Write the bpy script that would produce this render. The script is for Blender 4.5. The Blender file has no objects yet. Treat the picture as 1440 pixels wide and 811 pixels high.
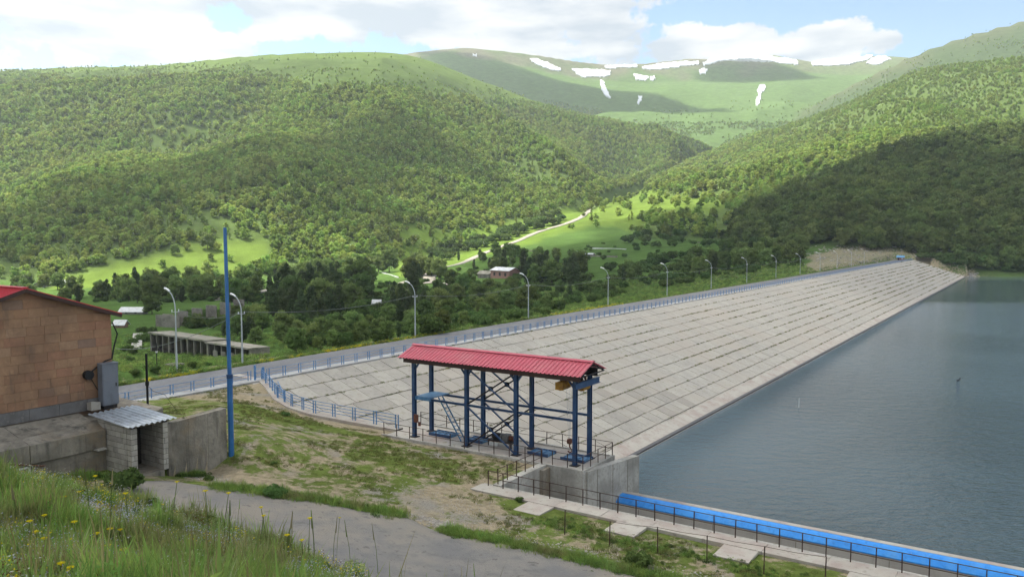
import bpy, bmesh, math, random
import numpy as np
from mathutils import Vector, Matrix
random.seed(7); RNG = np.random.default_rng(11)
scene = bpy.context.scene
COL = scene.collection

# ------------------------------------------------------------------ camera
F = 1120.0; PITCH = math.atan(73.5 / F); CZ = 15.7
cp, sp = math.cos(PITCH), math.sin(PITCH)
cam_data = bpy.data.cameras.new("camera"); cam_data.sensor_width = 36; cam_data.lens = 28
cam_data.clip_start = 0.1; cam_data.clip_end = 20000
cam = bpy.data.objects.new("camera", cam_data); COL.objects.link(cam)
cam.location = (0, 0, CZ); cam.rotation_euler = (math.pi / 2 - PITCH, 0, 0)
scene.camera = cam

# ------------------------------------------------------------------ light
SUN_EL = math.radians(56); SUN_AZ = math.radians(-62)      # azimuth from +Y, negative = left of the view
SUN = Vector((math.sin(SUN_AZ) * math.cos(SUN_EL), math.cos(SUN_AZ) * math.cos(SUN_EL), math.sin(SUN_EL)))
sl = bpy.data.lights.new("sun", 'SUN'); sl.energy = 5.0; sl.angle = math.radians(0.5); sl.color = (1, .95, .86)
so = bpy.data.objects.new("sun", sl); COL.objects.link(so); so.location = (0, 0, 300)
so.rotation_euler = (-SUN).to_track_quat('-Z', 'Y').to_euler()
scene.view_settings.view_transform = 'Standard'; scene.view_settings.look = 'None'
scene.view_settings.exposure = 1.08; scene.view_settings.gamma = 1.0
scene.render.engine = 'CYCLES'
cy = scene.cycles
cy.use_denoising = True; cy.max_bounces = 6; cy.diffuse_bounces = 2; cy.glossy_bounces = 2
cy.transmission_bounces = 2; cy.volume_bounces = 3; cy.transparent_max_bounces = 8
cy.caustics_reflective = False; cy.caustics_refractive = False; cy.sample_clamp_indirect = 4

# ------------------------------------------------------------------ world sky with clouds
world = bpy.data.worlds.new("World"); scene.world = world; world.use_nodes = True
W = world.node_tree; W.nodes.clear()
def wn(t, **k):
    n = W.nodes.new(t)
    for a, b in k.items(): setattr(n, a, b)
    return n
def wmath(op, a, b=None, c=None):
    n = wn('ShaderNodeMath', operation=op)
    for i, v in enumerate((a, b, c)):
        if v is None: continue
        if isinstance(v, (int, float)): n.inputs[i].default_value = v
        else: W.links.new(v, n.inputs[i])
    return n.outputs[0]
sky = wn('ShaderNodeTexSky', sky_type='NISHITA'); sky.sun_disc = False
sky.sun_elevation = SUN_EL; sky.sun_rotation = SUN_AZ; sky.altitude = 1800; sky.air_density = 1.0; sky.dust_density = 1.0
bg_sky = wn('ShaderNodeBackground'); W.links.new(sky.outputs[0], bg_sky.inputs[0]); bg_sky.inputs[1].default_value = 0.11
tc = wn('ShaderNodeTexCoord'); sep = wn('ShaderNodeSeparateXYZ'); W.links.new(tc.outputs['Generated'], sep.inputs[0])
ypos = wmath('MAXIMUM', sep.outputs[1], 0.05)
az = wmath('DIVIDE', sep.outputs[0], ypos); el = wmath('DIVIDE', sep.outputs[2], ypos)
# domain: the direction pushed onto a flat cloud deck overhead, so clouds shrink towards the horizon
zz = wmath('ADD', wmath('MAXIMUM', sep.outputs[2], 0.0), 0.16)
dx = wmath('DIVIDE', sep.outputs[0], zz); dy = wmath('DIVIDE', sep.outputs[1], zz)
comb = wn('ShaderNodeCombineXYZ'); W.links.new(dx, comb.inputs[0]); W.links.new(dy, comb.inputs[1])
W.links.new(wmath('MULTIPLY', sep.outputs[2], 7.0), comb.inputs[2])
n1 = wn('ShaderNodeTexNoise'); W.links.new(comb.outputs[0], n1.inputs['Vector'])
n1.inputs['Scale'].default_value = 1.5; n1.inputs['Detail'].default_value = 9; n1.inputs['Roughness'].default_value = 0.56
n2 = wn('ShaderNodeTexNoise'); W.links.new(comb.outputs[0], n2.inputs['Vector'])
n2.inputs['Scale'].default_value = 3.6; n2.inputs['Detail'].default_value = 5; n2.inputs['Roughness'].default_value = 0.5
n3 = wn('ShaderNodeTexNoise'); W.links.new(tc.outputs['Generated'], n3.inputs['Vector'])
n3.inputs['Scale'].default_value = 22; n3.inputs['Detail'].default_value = 8; n3.inputs['Roughness'].default_value = 0.62
def blob(x, y, rx, ry, amp):
    a0 = (x - 720) / F; b0 = (332 - y) / F
    ax_ = wmath('DIVIDE', wmath('SUBTRACT', az, a0), rx / F); bx_ = wmath('DIVIDE', wmath('SUBTRACT', el, b0), ry / F)
    r2 = wmath('ADD', wmath('MULTIPLY', ax_, ax_), wmath('MULTIPLY', bx_, bx_))
    return wmath('MULTIPLY', wmath('POWER', 2.718, wmath('MULTIPLY', r2, -1.0)), amp)
field = None
for b in [(120, 20, 330, 70, .55), (650, -10, 300, 60, .5), (760, 55, 130, 60, .45), (330, 35, 45, 22, -.42), (415, 70, 50, 13, -.42), (240, 70, 120, 20, .2),
          (1018, 62, 52, 34, .52), (1150, 70, 90, 30, .5), (1170, 45, 42, 26, .3), (1245, 62, 30, 26, .34), (945, 80, 70, 18, .4), (1030, 0, 40, 9, .3),
          (880, 20, 60, 22, .12), (1350, 30, 150, 90, -.45), (1000, 25, 120, 14, -.30)]:
    v = blob(*b); field = v if field is None else wmath('ADD', field, v)
field = wmath('ADD', field, wmath('MULTIPLY', wmath('SUBTRACT', n1.outputs[0], 0.5), 1.5))
field = wmath('ADD', field, wmath('MULTIPLY', wmath('SUBTRACT', n3.outputs[0], 0.5), 1.25))
# broken cloud cover over the rest of the sky
elev_bias = wn('ShaderNodeMapRange'); W.links.new(sep.outputs[2], elev_bias.inputs[0])
elev_bias.inputs[1].default_value = 0.27; elev_bias.inputs[2].default_value = 0.42; elev_bias.inputs[3].default_value = 0.0; elev_bias.inputs[4].default_value = 0.24
field = wmath('ADD', field, elev_bias.outputs[0])
back = wn('ShaderNodeMapRange'); W.links.new(sep.outputs[1], back.inputs[0]); back.inputs[1].default_value = 0.35; back.inputs[2].default_value = -0.1; back.inputs[3].default_value = 0.0; back.inputs[4].default_value = 0.20
field = wmath('ADD', field, back.outputs[0])     # the cloud bank seen ahead goes on round the horizon
mr = wn('ShaderNodeMapRange', interpolation_type='SMOOTHSTEP'); W.links.new(field, mr.inputs[0])
mr.inputs[1].default_value = 0.12; mr.inputs[2].default_value = 0.27; mr.inputs[3].default_value = 0.0; mr.inputs[4].default_value = 1.0
cr = wn('ShaderNodeValToRGB'); W.links.new(n2.outputs[0], cr.inputs[0])
cr.color_ramp.elements[0].position = .38; cr.color_ramp.elements[0].color = (.62, .69, .78, 1)
cr.color_ramp.elements[1].position = .60; cr.color_ramp.elements[1].color = (1.0, 1.0, 1.0, 1)
bg_cl = wn('ShaderNodeBackground'); W.links.new(cr.outputs[0], bg_cl.inputs[0]); bg_cl.inputs[1].default_value = 0.485
mixs = wn('ShaderNodeMixShader'); W.links.new(mr.outputs[0], mixs.inputs[0]); W.links.new(bg_sky.outputs[0], mixs.inputs[1]); W.links.new(bg_cl.outputs[0], mixs.inputs[2])
wout = wn('ShaderNodeOutputWorld'); W.links.new(mixs.outputs[0], wout.inputs[0])
world.cycles.sampling_method = 'MANUAL'; world.cycles.sample_map_resolution = 512

# ------------------------------------------------------------------ picture geometry -> world
def ray(x, y):
    a = (x - 720) / F; b = (405.5 - y) / F
    return np.array([a, cp + b * sp, -sp + b * cp])
def Pz(x, y, z=0.0):
    d = ray(x, y); k = (z - CZ) / d[2]; return Vector((d[0] * k, d[1] * k, z))
def Py(x, y, Y):
    d = ray(x, y); k = Y / d[1]; return Vector((d[0] * k, Y, CZ + d[2] * k))
def pix(X, Y, Z):
    z = Z - CZ; f = Y * cp - z * sp; u = Y * sp + z * cp
    return 720 + F * X / f, 405.5 - F * u / f
_A = ray(1464, 332)[:2]; _A = _A / np.hypot(*_A); AX, AY = float(_A[0]), float(_A[1])   # dam axis
QX, QY = AY, -AX                                                                       # towards the water
DR = math.atan2(QY, QX)
def D(u, t, z=0.0): return Vector((u * QX + t * AX, u * QY + t * AY, z))
def UT(X, Y): return X * QX + Y * QY, X * AX + Y * AY

# ------------------------------------------------------------------ noise
def _hash(ix, iy, s):
    h = (ix * 374761393 + iy * 668265263 + s * 974711) & 0xffffffff
    h = ((h ^ (h >> 13)) * 1274126177) & 0xffffffff
    return ((h ^ (h >> 16)) & 0xffff) / 65535.0
def vnoise(x, y, s=0):
    x = np.asarray(x, float); y = np.asarray(y, float)
    ix = np.floor(x).astype(np.int64); iy = np.floor(y).astype(np.int64); fx = x - ix; fy = y - iy
    fx = fx * fx * (3 - 2 * fx); fy = fy * fy * (3 - 2 * fy)
    a = _hash(ix, iy, s); b = _hash(ix + 1, iy, s); c = _hash(ix, iy + 1, s); d = _hash(ix + 1, iy + 1, s)
    return (a * (1 - fx) + b * fx) * (1 - fy) + (c * (1 - fx) + d * fx) * fy
def fbm(x, y, s=0, o=4):
    v = 0; a = .5; n = 0
    for i in range(o):
        v = v + a * vnoise(np.asarray(x) * 2 ** i + 17.3 * i, np.asarray(y) * 2 ** i - 9.1 * i, s + i); n += a; a *= .5
    return v / n
def smooth(a, b, x):
    t = np.clip((x - a) / (b - a), 0, 1); return t * t * (3 - 2 * t)

# ------------------------------------------------------------------ height field
def tps_fit(P):
    P = np.array(P, float); n = len(P)
    d = np.hypot(P[:, None, 0] - P[None, :, 0], P[:, None, 1] - P[None, :, 1])
    K = d ** 2 * np.log(d + 1e-9); np.fill_diagonal(K, 0)
    K = K + np.eye(n) * 0.5
    A_ = np.zeros((n + 3, n + 3)); A_[:n, :n] = K; A_[:n, n] = 1; A_[:n, n + 1:] = P[:, :2]; A_[n, :n] = 1; A_[n + 1:, :n] = P[:, :2].T
    w = np.linalg.solve(A_, np.concatenate([P[:, 2], np.zeros(3)]))
    return P[:, :2], w
def tps_eval(fit, X, Y):
    P, w = fit; X = np.asarray(X, float); Y = np.asarray(Y, float); n = len(P)
    out = w[n] + w[n + 1] * X + w[n + 2] * Y
    for i in range(n):
        r2 = (X - P[i, 0]) ** 2 + (Y - P[i, 1]) ** 2
        out = out + w[i] * .5 * r2 * np.log(r2 + 1e-9)
    return out
def ctl(L):
    out = []
    for x, y, z in L:
        p = Pz(x, y, z); out.append((p.x, p.y, z))
    return out
YARD = tps_fit(ctl([(600, 622, 0), (660, 640, 0), (720, 652, 0), (770, 668, 0), (690, 695, 0), (790, 730, 0), (870, 760, 0), (1000, 790, 0), (1100, 806, 0),
    (880, 811, .3), (780, 800, .45), (700, 800, .65), (620, 811, .95), (560, 745, 1.15), (470, 722, 1.5), (400, 720, 1.8), (330, 690, 2.1), (300, 680, 2.1), (240, 690, 2.5), (205, 674, 2.65), (228, 671, 2.35), (270, 655, 1.95), (306, 662, 1.75),
    (335, 655, 2.1), (400, 650, 1.8), (500, 650, 1.1), (560, 680, .8), (345, 610, 3.0), (330, 635, 2.5), (420, 610, 1.6), (500, 620, .6), (400, 580, .25), (350, 570, 1.3), (470, 596, .05), (570, 612, 0), (345, 538, .05),
    (280, 548, .05), (220, 556, .1)]) +
    [(D(-50, 36, 0).x, D(-50, 36, 0).y, 2.6), (D(-60, 30).x, D(-60, 30).y, 1.6), (D(-70, 20).x, D(-70, 20).y, 2.5), (D(-74, 5).x, D(-74, 5).y, 2), (-3, 20, 3), (10, 20, 1), (25, 25, 0), (-14, 30, 3.2), (40, 20, 0), (0, 0, 4), (30, 0, 1), (-30, 0, 5), (-40, 20, 5)])
def by(x, y, Y):
    p = Py(x, y, Y); return (p.x, p.y, p.z)
BANK = tps_fit([by(0, 830, 8.5), by(140, 830, 9.5), by(280, 830, 11), by(420, 835, 12.5), by(0, 745, 13), by(150, 765, 13.5), by(280, 790, 14.5), by(0, 690, 19.5), by(80, 700, 20), by(150, 716, 20), by(230, 738, 19.5),
    by(320, 764, 18.5), by(400, 782, 17.5), by(480, 803, 16.5), by(560, 828, 15), by(640, 860, 14),
    (-16, 24, 5.5), (-13, 25, 4), (-10, 25, 3), (-6, 24, 2.2), (-2, 22, 1.5), (2, 20, 1), (3, 14, 4.5), (6, 10, 6), (8, 5, 8.5), (12, 14, 1), (14, 8, 4), (0, 5, 12.6), (0, 0, 14.0), (6, 0, 12), (-6, 3, 13.2), (-14, 4, 13.5), (-20, 10, 12), (-22, 18, 9.5),
    (-24, 24, 6.5), (-20, 28, 2), (-14, 33, -1), (-5, 32, -2), (5, 28, -4), (20, 20, -6), (20, 0, 6), (-10, -10, 14.5), (10, -10, 14)])
VALLEY = tps_fit([by(*q) for q in [(166, 520, 95), (250, 512, 112), (340, 504, 140), (212, 494, 190), (378, 509, 161), (300, 495, 180), (450, 440, 290), (450, 400, 460), (300, 430, 340), (150, 430, 350), (100, 412, 450), (0, 425, 420),
    (600, 440, 285), (600, 396, 510), (700, 420, 370), (700, 370, 580), (800, 400, 420), (800, 350, 690), (800, 325, 830), (900, 380, 470), (900, 332, 760), (830, 300, 980), (1000, 380, 400), (1000, 345, 590), (1100, 365, 480),
    (1200, 352, 560), (1260, 352, 590), (500, 384, 620), (300, 392, 600), (640, 372, 640), (740, 338, 800), (560, 470, 200), (700, 448, 205), (880, 418, 280), (480, 480, 190)]] +
    [(-500, 100, 2), (-300, 60, 3), (-200, 90, -2), (-90, 70, .5), (-100, 20, 3), (-600, 400, -8), (300, 640, 0), (420, 640, -9), (600, 600, -10), (330, 560, -4), (0, 1300, 40), (500, 1300, 40)])

class Layer:
    def __init__(s, curves, amp, nscale, seed, drop=.35, sm=7, f0=.72, f1=.98):
        s.f0 = f0; s.f1 = f1
        s.A = np.linspace(-1.4, 1.6, 900); s.amp = amp; s.ns = nscale; s.seed = seed; s.drop = drop; s.c = []
        for cu in curves:
            P = []
            for x, y, Y in cu:
                p = Py(x, y, Y); P.append((p.x / p.y, p.y, p.z))
            P = np.array(sorted(P)); k = np.exp(-.5 * (np.arange(-3 * sm, 3 * sm + 1) / sm) ** 2); k /= k.sum()
            g = []
            for j in (1, 2):
                v = np.interp(s.A, P[:, 0], P[:, j]); vp = np.pad(v, 3 * sm, mode='edge'); g.append(np.convolve(vp, k, 'valid'))
            s.c.append(g)
    def h(s, X, Y):
        a = X / np.maximum(Y, 1); Ys = [np.interp(a, s.A, c[0]) for c in s.c]; Zs = [np.interp(a, s.A, c[1]) for c in s.c]
        z = np.where(Y < Ys[0], Zs[0] - .45 * (Ys[0] - Y), 0.0)
        for k in range(len(Ys) - 1):
            t = np.clip((Y - Ys[k]) / np.maximum(Ys[k + 1] - Ys[k], 1), 0, 1)
            m = (Y >= Ys[k]) & (Y < Ys[k + 1]); z = np.where(m, Zs[k] + (Zs[k + 1] - Zs[k]) * t, z)
        z = np.where(Y >= Ys[-1], Zs[-1] - s.drop * (Y - Ys[-1]), z)
        T = np.clip((Y - Ys[0]) / np.maximum(Ys[-1] - Ys[0], 1), 0, 1)
        b = smooth(0, .3, T) * (1 - smooth(s.f0, s.f1, T))
        wx = X + 60 * fbm(X / 240., Y / 240., s.seed + 50, 2); wy = Y
        n = 1 - np.abs(2 * fbm(wx / s.ns, wy / (s.ns * 1.7), s.seed, 3) - 1) * 1.6
        return z + s.amp * b * (n - .55) * 1.6, T
LA = Layer([[(-300, 425, 560), (0, 408, 560), (200, 400, 570), (350, 390, 600), (500, 378, 640), (600, 352, 760), (700, 332, 860), (800, 300, 1010), (880, 262, 1400), (985, 215, 2000), (1100, 280, 2050), (1500, 340, 2100)],
            [(-300, 125, 1900), (0, 99, 1900), (60, 96, 1900), (130, 93, 1900), (190, 94, 1900), (250, 89, 1900), (330, 80, 1900), (400, 75, 1900), (480, 73, 1900), (560, 73, 1920), (600, 82, 1930), (650, 103, 1940), (700, 122, 1960), (760, 145, 1980), (850, 168, 2020), (930, 184, 2060), (985, 198, 2090), (1010, 215, 2100), (1100, 262, 2100), (1500, 330, 2150)]], 44, 330, 3)
LM = Layer([[(-300, 190, 2300), (1600, 190, 2300)],
            [(-300, 170, 2800), (640, 130, 2800), (800, 150, 2850), (960, 150, 2900), (1060, 150, 2900), (1200, 140, 2850), (1600, 140, 2800)],
            [(-300, 150, 3350), (520, 93, 3350), (600, 77, 3350), (700, 85, 3400), (800, 108, 3400), (900, 118, 3400), (1000, 112, 3400), (1060, 104, 3400), (1120, 102, 3400), (1200, 104, 3400), (1280, 95, 3350), (1600, 130, 3300)],
            [(-300, 140, 3500), (400, 115, 3500), (520, 86, 3500), (580, 74, 3500), (650, 67, 3500), (700, 71, 3500), (720, 73.5, 3510), (760, 78.5, 3520), (800, 85, 3540), (830, 89, 3560), (860, 91.5, 3560), (900, 90, 3560), (950, 85, 3560), (1000, 78.5, 3560), (1050, 76, 3560), (1110, 79, 3560), (1160, 81.5, 3560), (1200, 79.5, 3540), (1250, 74, 3520), (1290, 74, 3500), (1340, 95, 3500), (1600, 140, 3500)]], 42, 420, 9, .5, 2, .45, .86)
LR1 = Layer([[(900, 250, 2050), (1100, 230, 2050), (1440, 170, 2000), (1700, 140, 2000)],
             [(900, 240, 2600), (1100, 170, 2600), (1200, 118, 2600), (1262, 88, 2600), (1290, 75, 2600), (1340, 56, 2600), (1400, 39, 2600), (1440, 29, 2600), (1600, -10, 2600)]], 14, 300, 15, f0=.4, f1=.8)
LR2 = Layer([[(-300, 420, 1300), (600, 380, 1200), (760, 340, 1100), (830, 300, 980), (880, 318, 800), (1000, 330, 690), (1150, 330, 680), (1440, 330, 700), (1700, 330, 700)],
             [(-300, 420, 2100), (760, 300, 1700), (830, 300, 1450), (900, 270, 1500), (985, 222, 1950), (1050, 196, 1950), (1120, 171, 1850), (1190, 147, 1750), (1250, 118, 1700), (1290, 95, 1650), (1340, 92, 1600), (1380, 87, 1550), (1440, 80, 1500), (1700, 50, 1450)]], 20, 260, 21)
LR3 = Layer([[(-300, 420, 700), (850, 400, 640), (950, 385, 640), (1000, 362, 610), (1150, 346, 570), (1290, 362, 545), (1362, 388, 518), (1440, 389, 514), (1700, 392, 500), (2200, 392, 500)],
             [(-300, 420, 800), (850, 400, 760), (960, 372, 760), (985, 352, 760), (1005, 330, 760), (1045, 300, 770), (1080, 290, 780), (1110, 275, 790), (1172, 250, 810), (1240, 222, 840), (1300, 202, 870), (1380, 188, 890), (1440, 176, 900), (1700, 130, 900), (2200, 130, 900)]], 7, 120, 33)
LAYERS = [LA, LM, LR1, LR2, LR3]
EDGE = np.array([(-90, 60), (-70, 56.5), (-66, 54.2), (-61, 51), (-57, 49.2), (-53, 48.3), (-42, 48.2), (-24, 48.2)])   # (u, t) of the boundary path
WL = -10.5; NROW = 12; U0 = -69.7; RU = 29.97 / NROW; RZ = 10.5 / NROW; TEND = 588.0

def H(X, Y, ids=False, far=False):
    X = np.asarray(X, float); Y = np.asarray(Y, float)
    L = [l.h(X, Y) for l in LAYERS]
    Z = np.stack([l[0] for l in L]); T = np.stack([l[1] for l in L])
    if far:
        k = Z.argmax(0); z = Z.max(0)
        return (z, k + 2, np.take_along_axis(T, k[None], 0)[0]) if ids else z
    v = tps_eval(VALLEY, np.clip(X, -900, 900), np.clip(Y, -50, 1300)) - .25 * np.maximum(Y - 1150, 0)
    v = v + 2.2 * (fbm(X / 60, Y / 60, 44, 3) - .5) * smooth(90, 250, Y)
    u, t = UT(X, Y)
    near = smooth(75, 100, np.hypot(X, Y))
    # downstream face of the dam, and the made-up crest
    dn = np.where(u < -83, -.08 - .42 * (-83 - u), 0)
    crest = (u > -84) & (u <= U0) & (t > -100) & (t < 592)

    zt = np.where(u < -83, np.where(t > 62, np.maximum(v, dn), v * near + (1 - near) * -.1), v)
    far_end = smooth(585, 610, t)
    zt = np.where(crest, -.06, zt)
    # upstream: dam face and lake bed
    up = (u > U0) & (t < 600)
    face = -.55 - (u - U0) * RZ / RU
    face = np.maximum(face, -15)
    zt = np.where(up, face * (1 - smooth(589, 596, t)) + np.where(u > -40, -13, -6 - (u + 70) * .2) * smooth(589, 596, t), zt)
    zt = np.where((u > U0) & (t >= 600), np.where(u > -40, np.minimum(v, -11), v), zt)
    zt = np.maximum(zt, Z.max(0)) if True else zt
    # near yard and bank
    r = np.hypot(X, Y)
    tb = np.interp(u, EDGE[:, 0], EDGE[:, 1])
    yard = tps_eval(YARD, np.clip(X, -60, 60), np.clip(Y, -30, 110)) + .10 * (fbm(X / 2.5, Y / 2.5, 5, 3) - .5)
    bank = tps_eval(BANK, np.clip(X, -30, 30), np.clip(Y, -15, 40)) + .25 * (fbm(X / 1.6, Y / 1.6, 8, 3) - .5)
    bank = np.where(r > 45, -50, bank)
    plat = 5.02 - .165 * np.maximum(-41.2 - u, 0) - .30 * np.maximum(t - 30.0 - .2 * np.maximum(-41.2 - u, 0), 0) - 3 * np.maximum(t - 47, 0)
    pm_ = ((u < -41.05) & (t > 26.35)) | ((u < -44.3) & (t > 20) & (t <= 26.35))
    plat2 = plat - .45 * np.maximum(u + 48, 0)
    soft = .5 * (yard + plat2 + np.sqrt((yard - plat2) ** 2 + .3)) - .13
    yard = np.where(t > 30.25, np.where(u > -71, np.maximum(soft, yard), yard), np.where(pm_ & (u > -71), np.maximum(yard, plat), yard))
    nz = np.maximum(yard, bank)
    isn = (t < tb) & (u > -70.6) & (u < -27.6) & (r < 130)
    isn2 = (t < 40.2) & (u >= -27.6) & (r < 130)
    isn3 = (t < 53) & (u <= -70.6) & (r < 60)
    lo = (u > -27.6) & (t >= 40.2) & (t < 49.4) & (r < 130)
    zt = np.where(lo, -7, zt)
    nz = np.where((t > tb - .8), np.minimum(nz, -.02), nz)
    nz = np.where((t > 38.9) & (u > -29.2), np.minimum(nz, -.05), nz)
    nz = np.where((t > 45.6) & (u > -42.6), -.05, nz)
    zt = np.where(isn | isn2, nz, zt)
    zt = np.where(isn3, np.maximum(np.where(u > -84, yard * (smooth(-71.5, -68, u)) - .06, np.minimum(yard, 0) - .1), bank), zt)
    zt = np.where((u > -72) & (u <= -69) & (t < 57), np.minimum(zt, -.05), zt)
    if ids:
        k = Z.argmax(0) + 2
        k = np.where(zt > Z.max(0) + .001, 1, k); k = np.where(isn | isn2 | isn3, 0, k)
        TT = np.take_along_axis(T, Z.argmax(0)[None], 0)[0]
        return zt, k, TT
    return zt
def G(x, y, y0=25, y1=4200, far=False, n=420):
    """ground point seen at picture position (x, y)"""
    d = ray(x, y); ys = np.geomspace(y0, y1, n)
    k = ys / d[1]; X = d[0] * k; Z = CZ + d[2] * k; h = H(X, ys, far=far)
    w = np.nonzero(Z < h)[0]
    if len(w) == 0 or w[0] == 0: return None
    i = w[0]; a = Z[i - 1] - h[i - 1]; b = h[i] - Z[i]; f = a / (a + b + 1e-9)
    Y = ys[i - 1] + (ys[i] - ys[i - 1]) * f; kk = Y / d[1]
    return Vector((d[0] * kk, Y, CZ + d[2] * kk))
def inpoly(x, y, poly):
    x = np.asarray(x, float); y = np.asarray(y, float); c = np.zeros(x.shape, bool); n = len(poly)
    for i in range(n):
        x1, y1 = poly[i]; x2, y2 = poly[(i + 1) % n]
        if y1 == y2: continue
        m = ((y1 > y) != (y2 > y)) & (x < (x2 - x1) * (y - y1) / (y2 - y1) + x1); c ^= m
    return c

# ------------------------------------------------------------------ materials
def mat(name, col, rough=.85, spots=(), bump=None, metal=0.0, spec=.3, rnd=0.0, hue=0.0, coord='pos', trans=0.0, attr=None, wave=None):
    """spots: (noise scale, colour, low, high[, stretch]) mixed over the base; bump: (scale, strength); rnd: per-object brightness spread"""
    m = bpy.data.materials.new(name); m.use_nodes = True; t = m.node_tree; N = t.nodes; K = t.links; N.clear()
    out = N.new('ShaderNodeOutputMaterial')
    if coord == 'pos': g = N.new('ShaderNodeNewGeometry'); vec = g.outputs['Position']
    else: g = N.new('ShaderNodeTexCoord'); vec = g.outputs['Object']
    if attr:
        a = N.new('ShaderNodeAttribute'); a.attribute_name = attr; c = a.outputs['Color']
    else:
        a = N.new('ShaderNodeRGB'); a.outputs[0].default_value = (*col, 1); c = a.outputs[0]
    for s in spots:
        mp = N.new('ShaderNodeMapping'); K.new(vec, mp.inputs[0])
        if len(s) > 4: mp.inputs['Scale'].default_value = s[4]
        n = N.new('ShaderNodeTexNoise'); K.new(mp.outputs[0], n.inputs['Vector']); n.inputs['Scale'].default_value = s[0]; n.inputs['Detail'].default_value = 6; n.inputs['Roughness'].default_value = .62
        r = N.new('ShaderNodeMapRange'); r.inputs[1].default_value = s[2]; r.inputs[2].default_value = s[3]; K.new(n.outputs[0], r.inputs[0])
        x = N.new('ShaderNodeMix'); x.data_type = 'RGBA'; K.new(r.outputs[0], x.inputs[0]); K.new(c, x.inputs[6]); x.inputs[7].default_value = (*s[1], 1); c = x.outputs[2]
    if rnd or hue:
        oi = N.new('ShaderNodeObjectInfo'); hs = N.new('ShaderNodeHueSaturation'); K.new(c, hs.inputs['Color'])
        r = N.new('ShaderNodeMapRange'); K.new(oi.outputs['Random'], r.inputs[0]); r.inputs[3].default_value = 1 - rnd; r.inputs[4].default_value = 1 + rnd; K.new(r.outputs[0], hs.inputs['Value'])
        if hue:
            mu = N.new('ShaderNodeMath'); mu.operation = 'MULTIPLY'; K.new(oi.outputs['Random'], mu.inputs[0]); mu.inputs[1].default_value = 7.31
            fr = N.new('ShaderNodeMath'); fr.operation = 'FRACT'; K.new(mu.outputs[0], fr.inputs[0])
            r2 = N.new('ShaderNodeMapRange'); K.new(fr.outputs[0], r2.inputs[0]); r2.inputs[3].default_value = .5 - hue; r2.inputs[4].default_value = .5 + hue; K.new(r2.outputs[0], hs.inputs['Hue'])
        c = hs.outputs[0]
    if trans:
        d = N.new('ShaderNodeBsdfDiffuse'); K.new(c, d.inputs[0]); tr = N.new('ShaderNodeBsdfTranslucent'); K.new(c, tr.inputs[0])
        x = N.new('ShaderNodeMixShader'); x.inputs[0].default_value = trans; K.new(d.outputs[0], x.inputs[1]); K.new(tr.outputs[0], x.inputs[2]); K.new(x.outputs[0], out.inputs[0]); return m
    b = N.new('ShaderNodeBsdfPrincipled'); K.new(c, b.inputs['Base Color']); b.inputs['Roughness'].default_value = rough; b.inputs['Metallic'].default_value = metal
    b.inputs['Specular IOR Level'].default_value = spec
    if bump:
        n = N.new('ShaderNodeTexNoise'); K.new(vec, n.inputs['Vector']); n.inputs['Scale'].default_value = bump[0]; n.inputs['Detail'].default_value = 5
        bm = N.new('ShaderNodeBump'); K.new(n.outputs[0], bm.inputs['Height']); bm.inputs['Strength'].default_value = bump[1]; bm.inputs['Distance'].default_value = bump[2] if len(bump) > 2 else .05
        K.new(bm.outputs[0], b.inputs['Normal'])
    K.new(b.outputs[0], out.inputs[0])
    return m
MT = {}
MT['slab'] = mat('slab_concrete', (.385, .36, .31), .95, [(.35, (.32, .30, .265), .42, .68), (2.2, (.25, .235, .195), .52, .75), (.07, (.36, .325, .275), .45, .6), (.9, (.28, .275, .165), .6, .82)], (9, .3, .03), rnd=.10)
MT['slab_edge'] = mat('smooth_concrete', (.43, .40, .345), .95, [(.4, (.33, .26, .225), .42, .7), (3, (.23, .21, .18), .56, .75)], (9, .2, .02), rnd=.06)
MT['bed'] = mat('weedy_soil', (.085, .09, .04), .98, [(.25, (.15, .15, .06), .42, .62), (.8, (.24, .22, .17), .52, .66)])
MT['conc'] = mat('pale_concrete', (.46, .44, .395), .93, [(.5, (.26, .25, .22), .42, .66), (1.2, (.17, .16, .14), .58, .80, (1, 1, .15)), (5, (.29, .275, .24), .5, .7)], (12, .25, .02))
MT['conc_old'] = mat('weathered_concrete', (.30, .27, .22), .95, [(.6, (.17, .15, .12), .42, .62), (1.6, (.085, .078, .066), .50, .68, (1, 1, .16)), (.4, (.24, .19, .13), .5, .66), (4, (.19, .175, .145), .5, .7)], (9, .6, .05))
MT['asphalt'] = mat('grey_asphalt', (.155, .155, .16), .93, [(.25, (.20, .20, .20), .42, .65, (1, .4, 1)), (3, (.12, .12, .125), .5, .7)], (30, .2, .01))
MT['asphalt_old'] = mat('dusty_asphalt', (.165, .16, .155), .95, [(.35, (.22, .205, .18), .42, .62), (1.3, (.14, .135, .13), .50, .70), (7, (.19, .18, .165), .52, .68), (.16, (.24, .215, .175), .50, .64), (2.4, (.13, .12, .11), .60, .66)], (14, .8, .05))
MT['wet'] = mat('wet_dark_concrete', (.075, .07, .068), .5, [(2, (.12, .11, .10), .5, .7)])
MT['weir_face'] = mat('pale_weir_face', (.50, .475, .43), .93, [(.6, (.42, .39, .35), .42, .66), (1.4, (.33, .30, .25), .58, .76, (1, 1, .15))], (9, .2, .02))
MT['kerb'] = mat('kerb_concrete', (.40, .40, .39), .9, [(.7, (.28, .27, .25), .42, .7)], (12, .2, .02))
MT['blue_rail'] = mat('pale_blue_paint', (.10, .22, .42), .5, [(2.5, (.16, .27, .42), .45, .65), (6, (.17, .12, .09), .64, .72)])
MT['blue'] = mat('dark_blue_paint', (.018, .055, .14), .5, [(1.6, (.035, .085, .18), .45, .65), (2.2, (.07, .055, .045), .60, .68), (.9, (.015, .04, .10), .5, .65)], spec=.5)
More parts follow.
